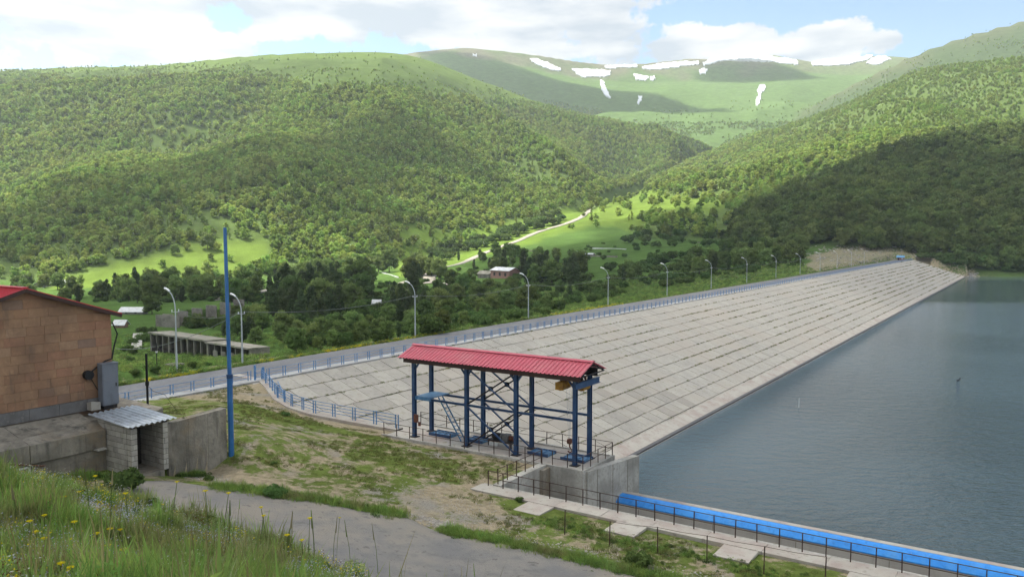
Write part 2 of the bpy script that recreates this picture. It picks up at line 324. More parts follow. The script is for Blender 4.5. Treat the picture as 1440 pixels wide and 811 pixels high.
MT['blue_pole'] = mat('blue_pole_paint', (.022, .115, .30), .4, [(1.2, (.03, .15, .36), .45, .65)], spec=.5)
MT['blue_plate'] = mat('blue_steel_plate', (.055, .16, .29), .5, [(2.5, (.12, .24, .38), .45, .62), (6, (.14, .10, .07), .60, .70)])
MT['blue_weir'] = mat('bright_blue_paint', (.03, .25, .72), .55, [(.6, (.05, .30, .76), .42, .62), (3.2, (.03, .19, .55), .50, .72), (1.2, (.10, .33, .70), .5, .75, (1, 1, .2)), (1.7, (.28, .36, .46), .66, .78)])
MT['brown'] = mat('rusty_brown_paint', (.060, .036, .027), .6, [(4, (.10, .055, .035), .5, .7)])
MT['dark'] = mat('dark_steel', (.022, .02, .022), .7, [(3, (.055, .04, .032), .48, .66)])
MT['red'] = mat('red_roof_paint', (.47, .065, .10), .5, [(1.2, (.38, .06, .085), .45, .7), (.5, (.44, .10, .12), .5, .7), (7, (.30, .06, .07), .6, .75)], spec=.5)
MT['red2'] = mat('red_house_roof', (.50, .025, .04), .4, [(.8, (.38, .02, .03), .5, .7)], spec=.5)
MT['yellow'] = mat('ochre_yellow_paint', (.42, .22, .03), .5, [(3, (.28, .13, .03), .5, .68)])
MT['rust'] = mat('rust', (.16, .06, .035), .8, [(5, (.09, .04, .03), .45, .65)])
MT['lamp'] = mat('lamp_grey_paint', (.42, .45, .45), .5, [(2, (.33, .35, .35), .5, .7)])
MT['lamp_head'] = mat('lamp_white', (.75, .76, .74), .4)
MT['wire'] = mat('pale_cable', (.20, .21, .21), .6)
MT['black'] = mat('black_paint', (.012, .012, .014), .55)
MT['cabinet'] = mat('grey_cabinet_paint', (.16, .175, .205), .45, [(1.5, (.12, .13, .15), .5, .7)], spec=.5)
MT['shade_in'] = mat('interior_shade', (.03, .026, .022), .95)  # near-black colour carries the shade inside the shed and garage bays
MT['plinth'] = mat('grey_plinth_stone', (.17, .165, .165), .95, [(1, (.11, .105, .10), .42, .62), (4, (.22, .21, .20), .55, .7)], (6, .5, .05))
TUFF = [mat('tuff_' + n, c, .93, [(1.1, tuple(v * .80 for v in c), .46, .72), (5, tuple(v * 1.15 for v in c), .52, .7), (.35, (.21, .125, .08), .45, .68), (1.5, (.16, .11, .08), .58, .74, (1, 1, .3))], (14, .35, .02)) for n, c in
        [('ochre', (.34, .195, .115)), ('tan', (.35, .21, .125)), ('rose', (.34, .18, .112)), ('brown', (.31, .175, .105)), ('grey_brown', (.255, .165, .12)), ('pale', (.36, .225, .14))]]
MT['mortar'] = mat('tuff_mortar', (.20, .13, .09), .95, [(3, (.15, .10, .075), .45, .65)])
BLK = [mat('block_' + n, c, .95, [(1.5, tuple(v * .7 for v in c), .45, .7), (9, tuple(v * .8 for v in c), .5, .7)], (20, .5, .02)) for n, c in [('light', (.47, .44, .385)), ('mid', (.42, .39, .34)), ('dull', (.35, .325, .285))]]
MT['block_mortar'] = mat('block_mortar', (.075, .068, .058), .95)
MT['tin'] = mat('galvanised_sheet', (.42, .47, .52), .45, [(1.6, (.30, .33, .36), .45, .65), (3.5, (.28, .20, .15), .64, .74)], metal=.25, spec=.5)
MT['brown_wood'] = mat('dark_brown_fascia', (.055, .03, .025), .6)
MT['white'] = mat('white_paint', (.66, .66, .64), .6, [(2, (.5, .5, .48), .5, .7)])
MT['pale_roof'] = mat('pale_sheet_roof', (.62, .63, .64), .6, [(.7, (.45, .44, .43), .48, .66)])
MT['blue_roof'] = mat('light_blue_roof', (.14, .36, .60), .5)
MT['stone_wall'] = mat('old_stone_wall', (.26, .235, .20), .95, [(.5, (.16, .145, .12), .42, .62), (2, (.33, .30, .26), .55, .7)], (3, .5, .1))
MT['roof_rubble'] = mat('dusty_roof', (.27, .25, .21), .95, [(.4, (.16, .155, .11), .45, .62)])
MT['pinkwall'] = mat('pink_brick_wall', (.30, .17, .14), .9, [(1, (.22, .13, .11), .5, .7)])
MT['gravel'] = mat('gravel_track', (.33, .30, .25), .97, [(.12, (.25, .235, .19), .42, .62), (1.0, (.38, .35, .30), .5, .7)])
MT['rubble'] = mat('broken_stone', (.34, .315, .275), .95, [(1.8, (.24, .22, .19), .45, .65)], rnd=.25)
MT['snow'] = mat('old_snow', (.86, .87, .90), .7, [(.02, (.74, .75, .77), .5, .7)])
MT['bark'] = mat('grey_brown_bark', (.10, .08, .06), .9, [(3, (.06, .05, .04), .45, .6)])
# foliage
def leafmat(name, c, d, rnd, hue, tr=.35): return mat(name, c, .8, [(.013, d, .38, .62), (.5, tuple(v * .8 for v in c), .5, .8)], rnd=rnd, hue=hue, trans=tr)
MT['leaf_far'] = leafmat('spring_forest_leaves', (.24, .35, .075), (.28, .34, .09), .38, .02, .5)
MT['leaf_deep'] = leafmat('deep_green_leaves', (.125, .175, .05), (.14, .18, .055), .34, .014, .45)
MT['leaf_near'] = leafmat('green_leaves', (.145, .215, .065), (.18, .225, .075), .32, .018, .45)
MT['leaf_dark'] = leafmat('dark_spruce_leaves', (.078, .115, .05), (.10, .13, .055), .3, .015, .4)
MT['leaf_bush'] = leafmat('bush_leaves', (.10, .165, .05), (.12, .17, .055), .25, .015, .4)
def grassmat(n, c, d): return mat(n, c, .8, [(1.3, d, .42, .62), (.45, (.26, .24, .11), .50, .68)], rnd=.32, hue=.025, trans=.5)
MT['grass'] = grassmat('meadow_grass', (.25, .37, .09), (.18, .28, .065))
MT['grass_pale'] = grassmat('pale_herbs', (.33, .40, .17), (.27, .33, .14)); MT['grass_olive'] = grassmat('olive_herbs', (.30, .28, .12), (.22, .21, .08))
MT['grass_dry'] = mat('dry_stalks', (.36, .32, .18), .8, rnd=.25, trans=.4)
MT['grass_short'] = mat('short_weeds', (.15, .175, .055), .8, [(.25, (.20, .195, .075), .45, .65)], rnd=.3, hue=.02, trans=.3)
MT['weed'] = mat('joint_weeds', (.16, .175, .06), .8, [(.4, (.20, .18, .07), .45, .65)], rnd=.3, hue=.02, trans=.3)
MT['yellow_flower'] = mat('yellow_petals', (.72, .60, .03), .7, trans=.3)
MT['blue_flower'] = mat('pale_lilac_petals', (.50, .52, .66), .7, trans=.3)
MT['white_flower'] = mat('whitish_petals', (.62, .63, .58), .7, trans=.3)
MT['stem'] = mat('green_stem', (.11, .15, .05), .8, trans=.2)
MT['red_weed'] = mat('reddish_weed', (.16, .07, .035), .8, rnd=.2, trans=.3)

def terrain_mat():
    m = bpy.data.materials.new('valley_ground'); m.use_nodes = True; t = m.node_tree; N = t.nodes; K = t.links; N.clear()
    out = N.new('ShaderNodeOutputMaterial'); g = N.new('ShaderNodeNewGeometry'); pos = g.outputs['Position']
    a = N.new('ShaderNodeAttribute'); a.attribute_name = 'tint'; dirt = N.new('ShaderNodeAttribute'); dirt.attribute_name = 'dirt'
    def noise(s, d=6, r=.6):
        n = N.new('ShaderNodeTexNoise'); K.new(pos, n.inputs['Vector']); n.inputs['Scale'].default_value = s; n.inputs['Detail'].default_value = d; n.inputs['Roughness'].default_value = r; return n.outputs[0]
    def rng(v, a0, a1, b0, b1):
        r = N.new('ShaderNodeMapRange'); K.new(v, r.inputs[0]); r.inputs[1].default_value = a0; r.inputs[2].default_value = a1; r.inputs[3].default_value = b0; r.inputs[4].default_value = b1; return r.outputs[0]
    def mth(op, x, y):
        n = N.new('ShaderNodeMath'); n.operation = op
        for i, v in enumerate((x, y)):
            if isinstance(v, (int, float)): n.inputs[i].default_value = v
            else: K.new(v, n.inputs[i])
        return n.outputs[0]
    def mul(c, f):
        x = N.new('ShaderNodeVectorMath'); x.operation = 'SCALE'; K.new(c, x.inputs[0]); K.new(f, x.inputs['Scale']); return x.outputs[0]
    grass = mul(mul(a.outputs['Color'], rng(noise(.05), .3, .7, .78, 1.22)), rng(noise(1.6, 7, .7), .3, .7, .62, 1.4))
    dc = N.new('ShaderNodeValToRGB'); K.new(noise(2.2, 8, .68), dc.inputs[0]); e = dc.color_ramp.elements
    e[0].position = .34; e[0].color = (.20, .17, .11, 1); e[1].position = .64; e[1].color = (.36, .30, .205, 1)
    dc2 = N.new('ShaderNodeMix'); dc2.data_type = 'RGBA'; K.new(rng(noise(.22, 3), .53, .66, 0, .8), dc2.inputs[0]); K.new(dc.outputs[0], dc2.inputs[6])
    gr = N.new('ShaderNodeValToRGB'); K.new(noise(9, 3, .8), gr.inputs[0]); e = gr.color_ramp.elements; e[0].position = .35; e[0].color = (.16, .15, .135, 1); e[1].position = .65; e[1].color = (.31, .30, .27, 1)
    K.new(gr.outputs[0], dc2.inputs[7])
    f = mth('ADD', dirt.outputs['Fac'], mth('MULTIPLY', mth('SUBTRACT', noise(.9, 8, .72), .5), 2.4))
    mx = N.new('ShaderNodeMix'); mx.data_type = 'RGBA'; K.new(rng(f, .40, .60, 0, 1), mx.inputs[0]); K.new(grass, mx.inputs[6]); K.new(dc2.outputs[2], mx.inputs[7])
    b = N.new('ShaderNodeBsdfDiffuse'); K.new(mx.outputs[2], b.inputs[0])
    bp = N.new('ShaderNodeBump'); K.new(noise(5, 6, .7), bp.inputs['Height']); bp.inputs['Strength'].default_value = .7; bp.inputs['Distance'].default_value = .12; K.new(bp.outputs[0], b.inputs['Normal'])
    K.new(b.outputs[0], out.inputs[0]); return m
MT['terrain'] = terrain_mat()
def water_mat():
    m = bpy.data.materials.new('rippled_lake_water'); m.use_nodes = True; t = m.node_tree; N = t.nodes; K = t.links; N.clear()
    out = N.new('ShaderNodeOutputMaterial'); g = N.new('ShaderNodeNewGeometry'); b = N.new('ShaderNodeBsdfPrincipled')
    b.inputs['Base Color'].default_value = (.045, .075, .075, 1); b.inputs['Roughness'].default_value = .05; b.inputs['IOR'].default_value = 1.333
    def noise(s, sc, d=4):
        mp = N.new('ShaderNodeMapping'); K.new(g.outputs['Position'], mp.inputs[0]); mp.inputs['Scale'].default_value = sc; mp.inputs['Rotation'].default_value = (0, 0, .35)
        n = N.new('ShaderNodeTexNoise'); K.new(mp.outputs[0], n.inputs['Vector']); n.inputs['Scale'].default_value = s; n.inputs['Detail'].default_value = d; n.inputs['Roughness'].default_value = .6; return n.outputs[0]
    calm = N.new('ShaderNodeMapRange'); K.new(noise(.012, (1, 1, 1), 3), calm.inputs[0]); calm.inputs[1].default_value = .38; calm.inputs[2].default_value = .55; calm.inputs[3].default_value = .45; calm.inputs[4].default_value = 1
    # the far end lies sheltered under the hill
    sx = N.new('ShaderNodeSeparateXYZ'); K.new(g.outputs['Position'], sx.inputs[0])
    far = N.new('ShaderNodeMapRange'); K.new(sx.outputs[1], far.inputs[0]); far.inputs[1].default_value = 262; far.inputs[2].default_value = 320; far.inputs[3].default_value = 1; far.inputs[4].default_value = .05
    b.inputs['Base Color'].default_value = (.085, .13, .155, 1)
    st = N.new('ShaderNodeMath'); st.operation = 'MULTIPLY'; K.new(calm.outputs[0], st.inputs[0]); K.new(far.outputs[0], st.inputs[1])
    b1 = N.new('ShaderNodeBump'); K.new(noise(1.25, (1, 1.8, 1), 6), b1.inputs['Height']); b1.inputs['Distance'].default_value = .8; K.new(st.outputs[0], b1.inputs['Strength'])
    b2 = N.new('ShaderNodeBump'); K.new(noise(.38, (1, 1.8, 1), 3), b2.inputs['Height']); b2.inputs['Distance'].default_value = 1.0; K.new(st.outputs[0], b2.inputs['Strength']); K.new(b1.outputs[0], b2.inputs['Normal'])
    K.new(b2.outputs[0], b.inputs['Normal']); K.new(b.outputs[0], out.inputs[0]); return m
MT['water'] = water_mat()

# ------------------------------------------------------------------ mesh building
class MB:
    def __init__(s): s.v = []; s.f = []; s.mi = []; s.m = 0
    def add(s, vs, fs):
        o = len(s.v); s.v += [tuple(p) for p in vs]; s.f += [tuple(i + o for i in f) for f in fs]; s.mi += [s.m] * len(fs); return s
    def box(s, c, d, rz=0.0, M=None):
        hx, hy, hz = d[0] / 2, d[1] / 2, d[2] / 2
        P = [Vector((x * hx, y * hy, z * hz)) for z in (-1, 1) for y in (-1, 1) for x in (-1, 1)]
        R = M if M is not None else Matrix.Rotation(rz, 3, 'Z')
        c = Vector(c)
        return s.add([R @ p + c for p in P], [(0, 2, 3, 1), (4, 5, 7, 6), (0, 1, 5, 4), (2, 6, 7, 3), (0, 4, 6, 2), (1, 3, 7, 5)])
    def span(s, a, b):
        """box from corner a to corner b"""
        a = Vector(a); b = Vector(b); return s.box((a + b) / 2, [abs(q) for q in (b - a)])
    def beam(s, p, q, w, h, up=(0, 0, 1)):
        p = Vector(p); q = Vector(q); y = (q - p); L = y.length; y.normalize(); x = y.cross(Vector(up))
        if x.length < 1e-4: x = y.cross(Vector((1, 0, 0)))
        x.normalize(); z = x.cross(y); M = Matrix((x, y, z)).transposed()
        return s.box((p + q) / 2, (w, L, h), M=M)
    def tube(s, pts, r, n=6, r2=None, cap=True):
        pts = [Vector(p) for p in pts]; k = len(pts); vs = []; fs = []
        for i, p in enumerate(pts):
            d = (pts[min(i + 1, k - 1)] - pts[max(i - 1, 0)]).normalized(); x = d.cross(Vector((0, 0, 1)))
            if x.length < .05: x = d.cross(Vector((1, 0, 0)))
            x.normalize(); y = d.cross(x); rr = r if r2 is None else r + (r2 - r) * i / (k - 1)
            vs += [p + x * rr * math.cos(2 * math.pi * j / n) + y * rr * math.sin(2 * math.pi * j / n) for j in range(n)]
        for i in range(k - 1):
            for j in range(n): fs.append((i * n + j, i * n + (j + 1) % n, (i + 1) * n + (j + 1) % n, (i + 1) * n + j))
        if cap: fs.append(tuple(range(n - 1, -1, -1))); fs.append(tuple((k - 1) * n + j for j in range(n)))
        return s.add(vs, fs)
    def prism(s, poly, z0, z1):
        """vertical prism over a plan polygon (counter-clockwise)"""
        n = len(poly); zt = z1 if hasattr(z1, '__len__') else [z1] * n
        vs = [(p[0], p[1], z0) for p in poly] + [(p[0], p[1], zt[i]) for i, p in enumerate(poly)]
        return s.add(vs, [tuple(range(n - 1, -1, -1)), tuple(range(n, 2 * n))] + [(i, (i + 1) % n, n + (i + 1) % n, n + i) for i in range(n)])
    def extr(s, prof, a, b, axis='x'):
        """profile of (other, z) pairs carried from a to b along x or y"""
        n = len(prof); f = (lambda t, p: (t, p[0], p[1])) if axis == 'x' else (lambda t, p: (p[0], t, p[1]))
        return s.add([f(a, p) for p in prof] + [f(b, p) for p in prof], [tuple(range(n)), tuple(range(2 * n - 1, n - 1, -1))] + [(i, n + i, n + (i + 1) % n, (i + 1) % n) for i in range(n)])
    def mesh(s, name, mats, smooth=False):
        me = bpy.data.meshes.new(name); me.from_pydata(s.v, [], s.f)
        for m in (mats if isinstance(mats, (list, tuple)) else [mats]): me.materials.append(m)
        if any(s.mi): me.polygons.foreach_set('material_index', s.mi)
        if smooth: me.polygons.foreach_set('use_smooth', [True] * len(s.f))
        bm = bmesh.new(); bm.from_mesh(me); bmesh.ops.recalc_face_normals(bm, faces=bm.faces); bm.to_mesh(me); bm.free()
        me.update(); return me
def bigmesh(name, V, Fq, mats, smooth=False, mi=None):
    V = np.asarray(V, np.float32); Fq = np.asarray(Fq, np.int32); k = Fq.shape[1]
    me = bpy.data.meshes.new(name); me.vertices.add(len(V)); me.vertices.foreach_set('co', V.ravel())
    me.loops.add(Fq.size); me.loops.foreach_set('vertex_index', Fq.ravel()); me.polygons.add(len(Fq))
    me.polygons.foreach_set('loop_start', np.arange(0, Fq.size, k, dtype=np.int32)); me.polygons.foreach_set('loop_total', np.full(len(Fq), k, np.int32))
    for m in (mats if isinstance(mats, (list, tuple)) else [mats]): me.materials.append(m)
    if mi is not None: me.polygons.foreach_set('material_index', np.asarray(mi, np.int32))
    me.polygons.foreach_set('use_smooth', np.full(len(Fq), smooth)); me.update(calc_edges=True); me.validate(); return me
def tag(o, label=None, cat=None, group=None, kind=None):
    if label: o['label'] = label
    if cat: o['category'] = cat
    if group: o['group'] = group
    if kind: o['kind'] = kind
    return o
def ob(name, data, parent=None, loc=None, rz=None):
    o = bpy.data.objects.new(name, data); COL.objects.link(o)
    if parent: o.parent = parent
    if loc is not None: o.location = loc
    if rz is not None: o.rotation_euler = (0, 0, rz)
    return o
def thing(name, label, cat, loc, rz=DR, group=None):
    o = ob(name, None, None, loc, rz); o.empty_display_size = .5; return tag(o, label, cat, group)
def part(par, name, mb, m, smooth=False, kind=None, label=None, loc=None):
    o = ob(name, mb if isinstance(mb, bpy.types.Mesh) else mb.mesh(name, m, smooth), par, loc)
    return tag(o, label, None, None, kind)
def struct(name, me, loc=(0, 0, 0), rz=0.0, parent=None):
    o = ob(name, me, parent, loc, rz)
    if not parent: o['kind'] = 'structure'
    return o
def copy_tree(o, parent=None):
    c = o.copy(); COL.objects.link(c); c.parent = parent
    for ch in [x for x in KIDS.get(o.name, [])]: copy_tree(ch, c)
    return c
KIDS = {}
def index_kids():
    KIDS.clear()
    for o in COL.objects:
        if o.parent: KIDS.setdefault(o.parent.name, []).append(o)

def instancer(name, pts, scl, rotz, idx, protos, label, cat, tilt=None):
    """one 'stuff' object: the meshes in protos set on points by geometry nodes"""
    c = bpy.data.collections.new(name + '_kinds')
    for i, me in enumerate(protos):
        o = bpy.data.objects.new('%s_kind_%02d' % (name, i), me); c.objects.link(o)
    me = bpy.data.meshes.new(name); me.vertices.add(len(pts)); me.vertices.foreach_set('co', np.asarray(pts, np.float32).ravel())
    for n, v, ty in (('scl', scl, 'FLOAT'), ('rotz', rotz, 'FLOAT'), ('idx', idx, 'INT')):
        a = me.attributes.new(n, ty, 'POINT'); a.data.foreach_set('value', np.asarray(v, np.int32 if ty == 'INT' else np.float32))
    o = ob(name, me); tag(o, label, cat, None, 'stuff')
    ng = bpy.data.node_groups.new(name + '_scatter', 'GeometryNodeTree')
    ng.interface.new_socket('Geometry', in_out='INPUT', socket_type='NodeSocketGeometry'); ng.interface.new_socket('Geometry', in_out='OUTPUT', socket_type='NodeSocketGeometry')
    N = ng.nodes; K = ng.links; gi = N.new('NodeGroupInput'); go = N.new('NodeGroupOutput')
    ip = N.new('GeometryNodeInstanceOnPoints'); ci = N.new('GeometryNodeCollectionInfo'); ci.inputs['Collection'].default_value = c
    ci.inputs['Separate Children'].default_value = True; ci.inputs['Reset Children'].default_value = True
    K.new(gi.outputs[0], ip.inputs['Points']); K.new(ci.outputs[0], ip.inputs['Instance']); ip.inputs['Pick Instance'].default_value = True
    def na(n, ty):
        x = N.new('GeometryNodeInputNamedAttribute'); x.data_type = ty; x.inputs[0].default_value = n; return x.outputs[0]
    K.new(na('idx', 'INT'), ip.inputs['Instance Index']); K.new(na('scl', 'FLOAT'), ip.inputs['Scale'])
    cx = N.new('ShaderNodeCombineXYZ'); K.new(na('rotz', 'FLOAT'), cx.inputs[2])
    er = N.new('FunctionNodeEulerToRotation'); K.new(cx.outputs[0], er.inputs[0]); K.new(er.outputs[0], ip.inputs['Rotation'])
    K.new(ip.outputs[0], go.inputs[0]); md = o.modifiers.new('scatter', 'NODES'); md.node_group = ng
    return o

# ------------------------------------------------------------------ the ground: one sheet out to the horizon
def build_terrain():
    az_ = np.concatenate([np.linspace(-1.9, -.74, 60)[:-1], np.linspace(-.74, .74, 620), np.linspace(.74, 1.9, 60)[1:]])     # tangent-ish angle
    ang = np.arctan(az_)
    r = np.concatenate([np.geomspace(2.5, 25, 70)[:-1], np.geomspace(25, 110, 190)[:-1], np.geomspace(110, 900, 190)[:-1], np.geomspace(900, 3250, 110)[:-1], np.linspace(3250, 3640, 44)[:-1], np.geomspace(3640, 5200, 14)])
    R_, A_ = np.meshgrid(r, ang, indexing='ij'); X = R_ * np.sin(A_); Y = R_ * np.cos(A_)
    Z, K, T = H(X.ravel(), Y.ravel(), ids=True); Z = Z.reshape(X.shape); K = K.reshape(X.shape); T = T.reshape(X.shape)
    nr, na = X.shape; V = np.stack([X, Y, Z], -1).reshape(-1, 3)
    i = np.arange(nr - 1)[:, None] * na + np.arange(na - 1)[None]
    Fq = np.stack([i, i + 1, i + na + 1, i + na], -1).reshape(-1, 4)[:, ::-1]
    me = bigmesh('ground', V, Fq, MT['terrain'], True)
    px, py = pix(X, Y, Z); px = px.ravel() ; py = py.ravel(); jx = X.ravel(); jy = Y.ravel(); px = px + 26 * (fbm(jx / 35, jy / 35, 91, 4) - .5); py = py + 14 * (fbm(jx / 28, jy / 28, 95, 4) - .5); K = K.ravel(); T = T.ravel(); x = X.ravel(); y = Y.ravel(); u, t = UT(x, y)
    C = np.zeros((len(x), 3)); DT = np.zeros(len(x))
    def setc(m, c): C[m] = c
    n1 = fbm(x / 90, y / 90, 71, 4); n2 = fbm(x / 25, y / 25, 73, 3)
    setc(K == 0, (.115, .15, .038)); setc(K == 1, (.075, .13, .034))
    a = K == 2; C[a] = (.105, .155, .038)
    # forest floor under the trees, open pasture along the top
    top = smooth(.80, .93, T) ; fl = (1 - top)[:, None]; C[a] = (C * (1 - fl) + np.array((.085, .125, .038)) * fl)[a]
    mead = inpoly(px, py, MEADOW_L); C[mead & (K <= 2)] = (.125, .185, .036)
    m = K == 3; s = .8 * smooth(.84, 1.02, T + (n1 - .5) * .35)[:, None]; cc = np.array((.10, .16, .05)) * (1 - s) + np.array((.165, .145, .105)) * s; C[m] = cc[m]
    m = K == 4; s = smooth(.5, .95, T + (n1 - .5) * .5)[:, None]; s = .3 * smooth(.8, 1.0, T + (n1 - .5) * .3)[:, None]; cc = np.array((.066, .098, .038)) * (1 - s) + np.array((.16, .13, .09)) * s; C[m] = cc[m]
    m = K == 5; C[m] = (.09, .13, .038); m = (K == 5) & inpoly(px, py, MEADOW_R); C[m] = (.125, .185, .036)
    m = (K == 1) & inpoly(px, py, MEADOW_R); C[m] = (.12, .175, .036)
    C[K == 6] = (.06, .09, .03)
    m = inpoly(px, py, [(560, 300), (640, 330), (830, 285), (845, 300), (740, 345), (640, 372), (560, 392)]) & (K <= 2); C[m] = (.125, .19, .036)
    # bare slope at the right bank
    cut = inpoly(px, py, [(1125, 384), (1140, 360), (1180, 346), (1270, 344), (1300, 352), (1365, 384), (1375, 390), (1375, 380), (1365, 374), (1330, 366), (1290, 366), (1200, 374)]) & (y > 350); DT[cut] = .62
    DT[(K == 1) & (y > 300) & (py > 372) & (px > 1290) & (px < 1375)] = .5
    DT[(K == 1) & inpoly(px, py, [(930, 412), (1000, 398), (1110, 380), (1130, 370), (1060, 372), (990, 388)])] = .35
    # the yard
    yd = K == 0; DT[yd] = .44
    for poly, v in YARD_PATCHES: DT[yd & inpoly(px, py, poly)] = v
    bank = tps_eval(BANK, np.clip(x, -30, 30), np.clip(y, -15, 40)) > tps_eval(YARD, np.clip(x, -60, 60), np.clip(y, -30, 110)) - .2
    bb = yd & bank & (np.hypot(x, y) < 45); DT[bb] = .48; C[bb] = (.15, .16, .06)
    DT[(u > -84) & (u < -69) & (t > 20) & (t < 600)] = .45; DT[(K == 5) | (K == 3) | (K == 4) | (K == 2)] = 0
    DT[(u > U0) & (t > 45) & (t < 600)] = .8; DT[(u > -28) & (t > 40) & (t < 50)] = 1
    C2 = C.reshape(nr, na, 3); far_ = (np.hypot(x, y).reshape(nr, na, 1) > 130)
    for _ in range(3):
        P = np.pad(C2, ((1, 1), (1, 1), (0, 0)), mode='edge'); C2 = np.where(far_, (P[:-2, 1:-1] + P[2:, 1:-1] + P[1:-1, :-2] + P[1:-1, 2:] + P[1:-1, 1:-1]) / 5, C2)
    C = C2.reshape(-1, 3)
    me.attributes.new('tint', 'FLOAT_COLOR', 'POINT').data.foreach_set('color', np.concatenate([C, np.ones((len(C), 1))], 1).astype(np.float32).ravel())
    # soften the mask so that borders are ragged, not polygonal
    D2 = DT.reshape(nr, na)
    for _ in range(3):
        P = np.pad(D2, 1, mode='edge'); D2 = (P[:-2, 1:-1] + P[2:, 1:-1] + P[1:-1, :-2] + P[1:-1, 2:] + 2 * P[1:-1, 1:-1]) / 6
    me.attributes.new('dirt', 'FLOAT', 'POINT').data.foreach_set('value', D2.ravel().astype(np.float32))
    return struct('ground', me)
MEADOW_L = [(58, 403), (130, 378), (200, 362), (250, 348), (300, 338), (380, 338), (378, 372), (340, 380), (290, 384), (240, 392), (160, 402), (100, 408)]
MEADOW_R = [(838, 290), (850, 275), (880, 262), (905, 262), (960, 280), (1030, 286), (1000, 300), (960, 305), (920, 312), (880, 320), (830, 320), (760, 335), (790, 322), (830, 305)]
YARD_PATCHES = [([(228, 648), (310, 655), (430, 688), (570, 712), (600, 740), (540, 722), (420, 700), (300, 680), (240, 668)], .95), ([(340, 545), (400, 575), (570, 604), (600, 625), (560, 622), (470, 606), (400, 596), (330, 580), (300, 560)], .12),
                ([(320, 590), (400, 600), (500, 612), (610, 628), (700, 650), (760, 668), (700, 690), (640, 680), (560, 660), (440, 640), (330, 625)], .50),
                ([(520, 625), (640, 645), (640, 665), (560, 660), (500, 640)], .30), ([(160, 560), (340, 545), (330, 575), (160, 600)], .40),
                ([(560, 690), (690, 668), (720, 700), (800, 720), (700, 745), (600, 740)], .72), ([(690, 690), (830, 715), (830, 740), (720, 720)], .25),
                ([(760, 740), (1200, 815), (900, 815), (700, 760)], .46), ([(1030, 785), (1190, 805), (1180, 811), (1040, 811)], .2)]
ground = build_terrain()
print('terrain done')

# ------------------------------------------------------------------ water
E_ = 0.0
def sheet(name, poly, z, m, loc=(0, 0, 0)):
    mb = MB(); mb.add([(p[0], p[1], z) for p in poly], [tuple(range(len(poly)))]); return struct(name, mb.mesh(name, m), loc, DR)
sheet('lake_water', [(-44, 49.8), (260, 49.8), (900, 250), (900, 760), (-44, 640)], WL, MT['water'])

# ------------------------------------------------------------------ dam: crest road, kerb, facing slabs
def strip_grid(name, u0, u1, t0, t1, z, m, nu, nt, thick=0.0):
    mb = MB(); vs = []; fs = []
    for i in range(nt + 1):
        for j in range(nu + 1): vs.append((u0 + (u1 - u0) * j / nu, t0 + (t1 - t0) * i / nt, z))
    for i in range(nt):
        for j in range(nu):
            a = i * (nu + 1) + j; fs.append((a, a + 1, a + nu + 2, a + nu + 1))
    mb.add(vs, fs); return struct(name, mb.mesh(name, m), (0, 0, 0), DR)
mb = MB(); mb.span((-79.9, -30, -.25), (-71.6, 586, .03)); struct('crest_road', mb.mesh('crest_road', MT['asphalt']), (0, 0, 0), DR)
k = thing('crest_kerb', 'long pale concrete kerb between the crest road and the slabbed dam face', 'kerb', D(-70.6, 50, 0))
k['kind'] = 'structure'
for i in range(90):
    mb = MB(); mb.span((-.95, i * 6 - 20, -.6), (.72, i * 6 - 14.05, .14)); part(k, 'kerb_stone', mb, MT['kerb'])
# facing
face = struct('dam_face', None, D(0, 0, 0), DR)
mb = MB(); e = .14
mb.add([(U0, 40, -e), (U0, TEND, -e), (U0 + 13 * RU, TEND, -13 * RZ - e), (U0 + 13 * RU, 40, -13 * RZ - e)], [(0, 1, 2, 3)])
part(face, 'face_bed', mb, MT['bed'])
SL = math.hypot(RU, RZ); ST = math.atan2(RZ, RU); TS = 2.45
slab_me = []
for i in range(6):
    mb = MB(); w = SL - .095; l = TS - .06; z = .06; r = random.Random(i)
    c = [(-w / 2, -l / 2), (w / 2, -l / 2), (w / 2, l / 2), (-w / 2, l / 2)]; c = [(a + r.uniform(-.025, .025), b + r.uniform(-.025, .025)) for a, b in c]
    top = [(a * .985, b * .985, z) for a, b in c]; mid = [(a, b, z - .03) for a, b in c]; bot = [(a, b, -.12) for a, b in c]
    mb.add(top + mid + bot, [(0, 1, 2, 3)] + [(j, j + 4, (j + 1) % 4 + 4, (j + 1) % 4) for j in range(4)] + [(j + 4, j + 8, (j + 1) % 4 + 8, (j + 1) % 4 + 4) for j in range(4)])
    slab_me.append(mb.mesh('slab', MT['slab']))
cand = []
for row in range(13):
    for j in range(int((TEND - 44) / TS)):
        u = U0 + (row + .5) * RU; t = 45 + (j + .5) * TS + (row % 3) * .35; z = -(row + .5) * RZ
        if t < np.interp(u, EDGE[:, 0], EDGE[:, 1]) - 2.0 or t > TEND - 1: continue
        p = D(u, t, z); x, y = pix(p.x, p.y, p.z)
        if not (-20 < x < 1460 and y < 700): cand.append((1e9, u, t, z, row)); continue
        hid = (t < 56 and u > -45)
        cand.append((p.length if not hid else 900 + t, u, t, z, row))
cand.sort(); rest = MB(); rr = random.Random(3)
for n, (d_, u, t, z, row) in enumerate(cand):
    ro = (rr.gauss(0, .006), ST + rr.gauss(0, .006), rr.gauss(0, .004)); dz = rr.uniform(-.02, .025)
    if n < 296:
        o = ob('slab', slab_me[n % 6], face, (u, t, z + dz)); o.rotation_euler = ro
    else:
        M = Matrix.Rotation(ro[1], 4, 'Y'); M.translation = (u, t, z + dz); me = slab_me[n % 6]
        rest.add([M @ v.co for v in me.vertices], [tuple(p.vertices) for p in me.polygons])
o = part(face, 'slab', rest, MT['slab'], kind='stuff')
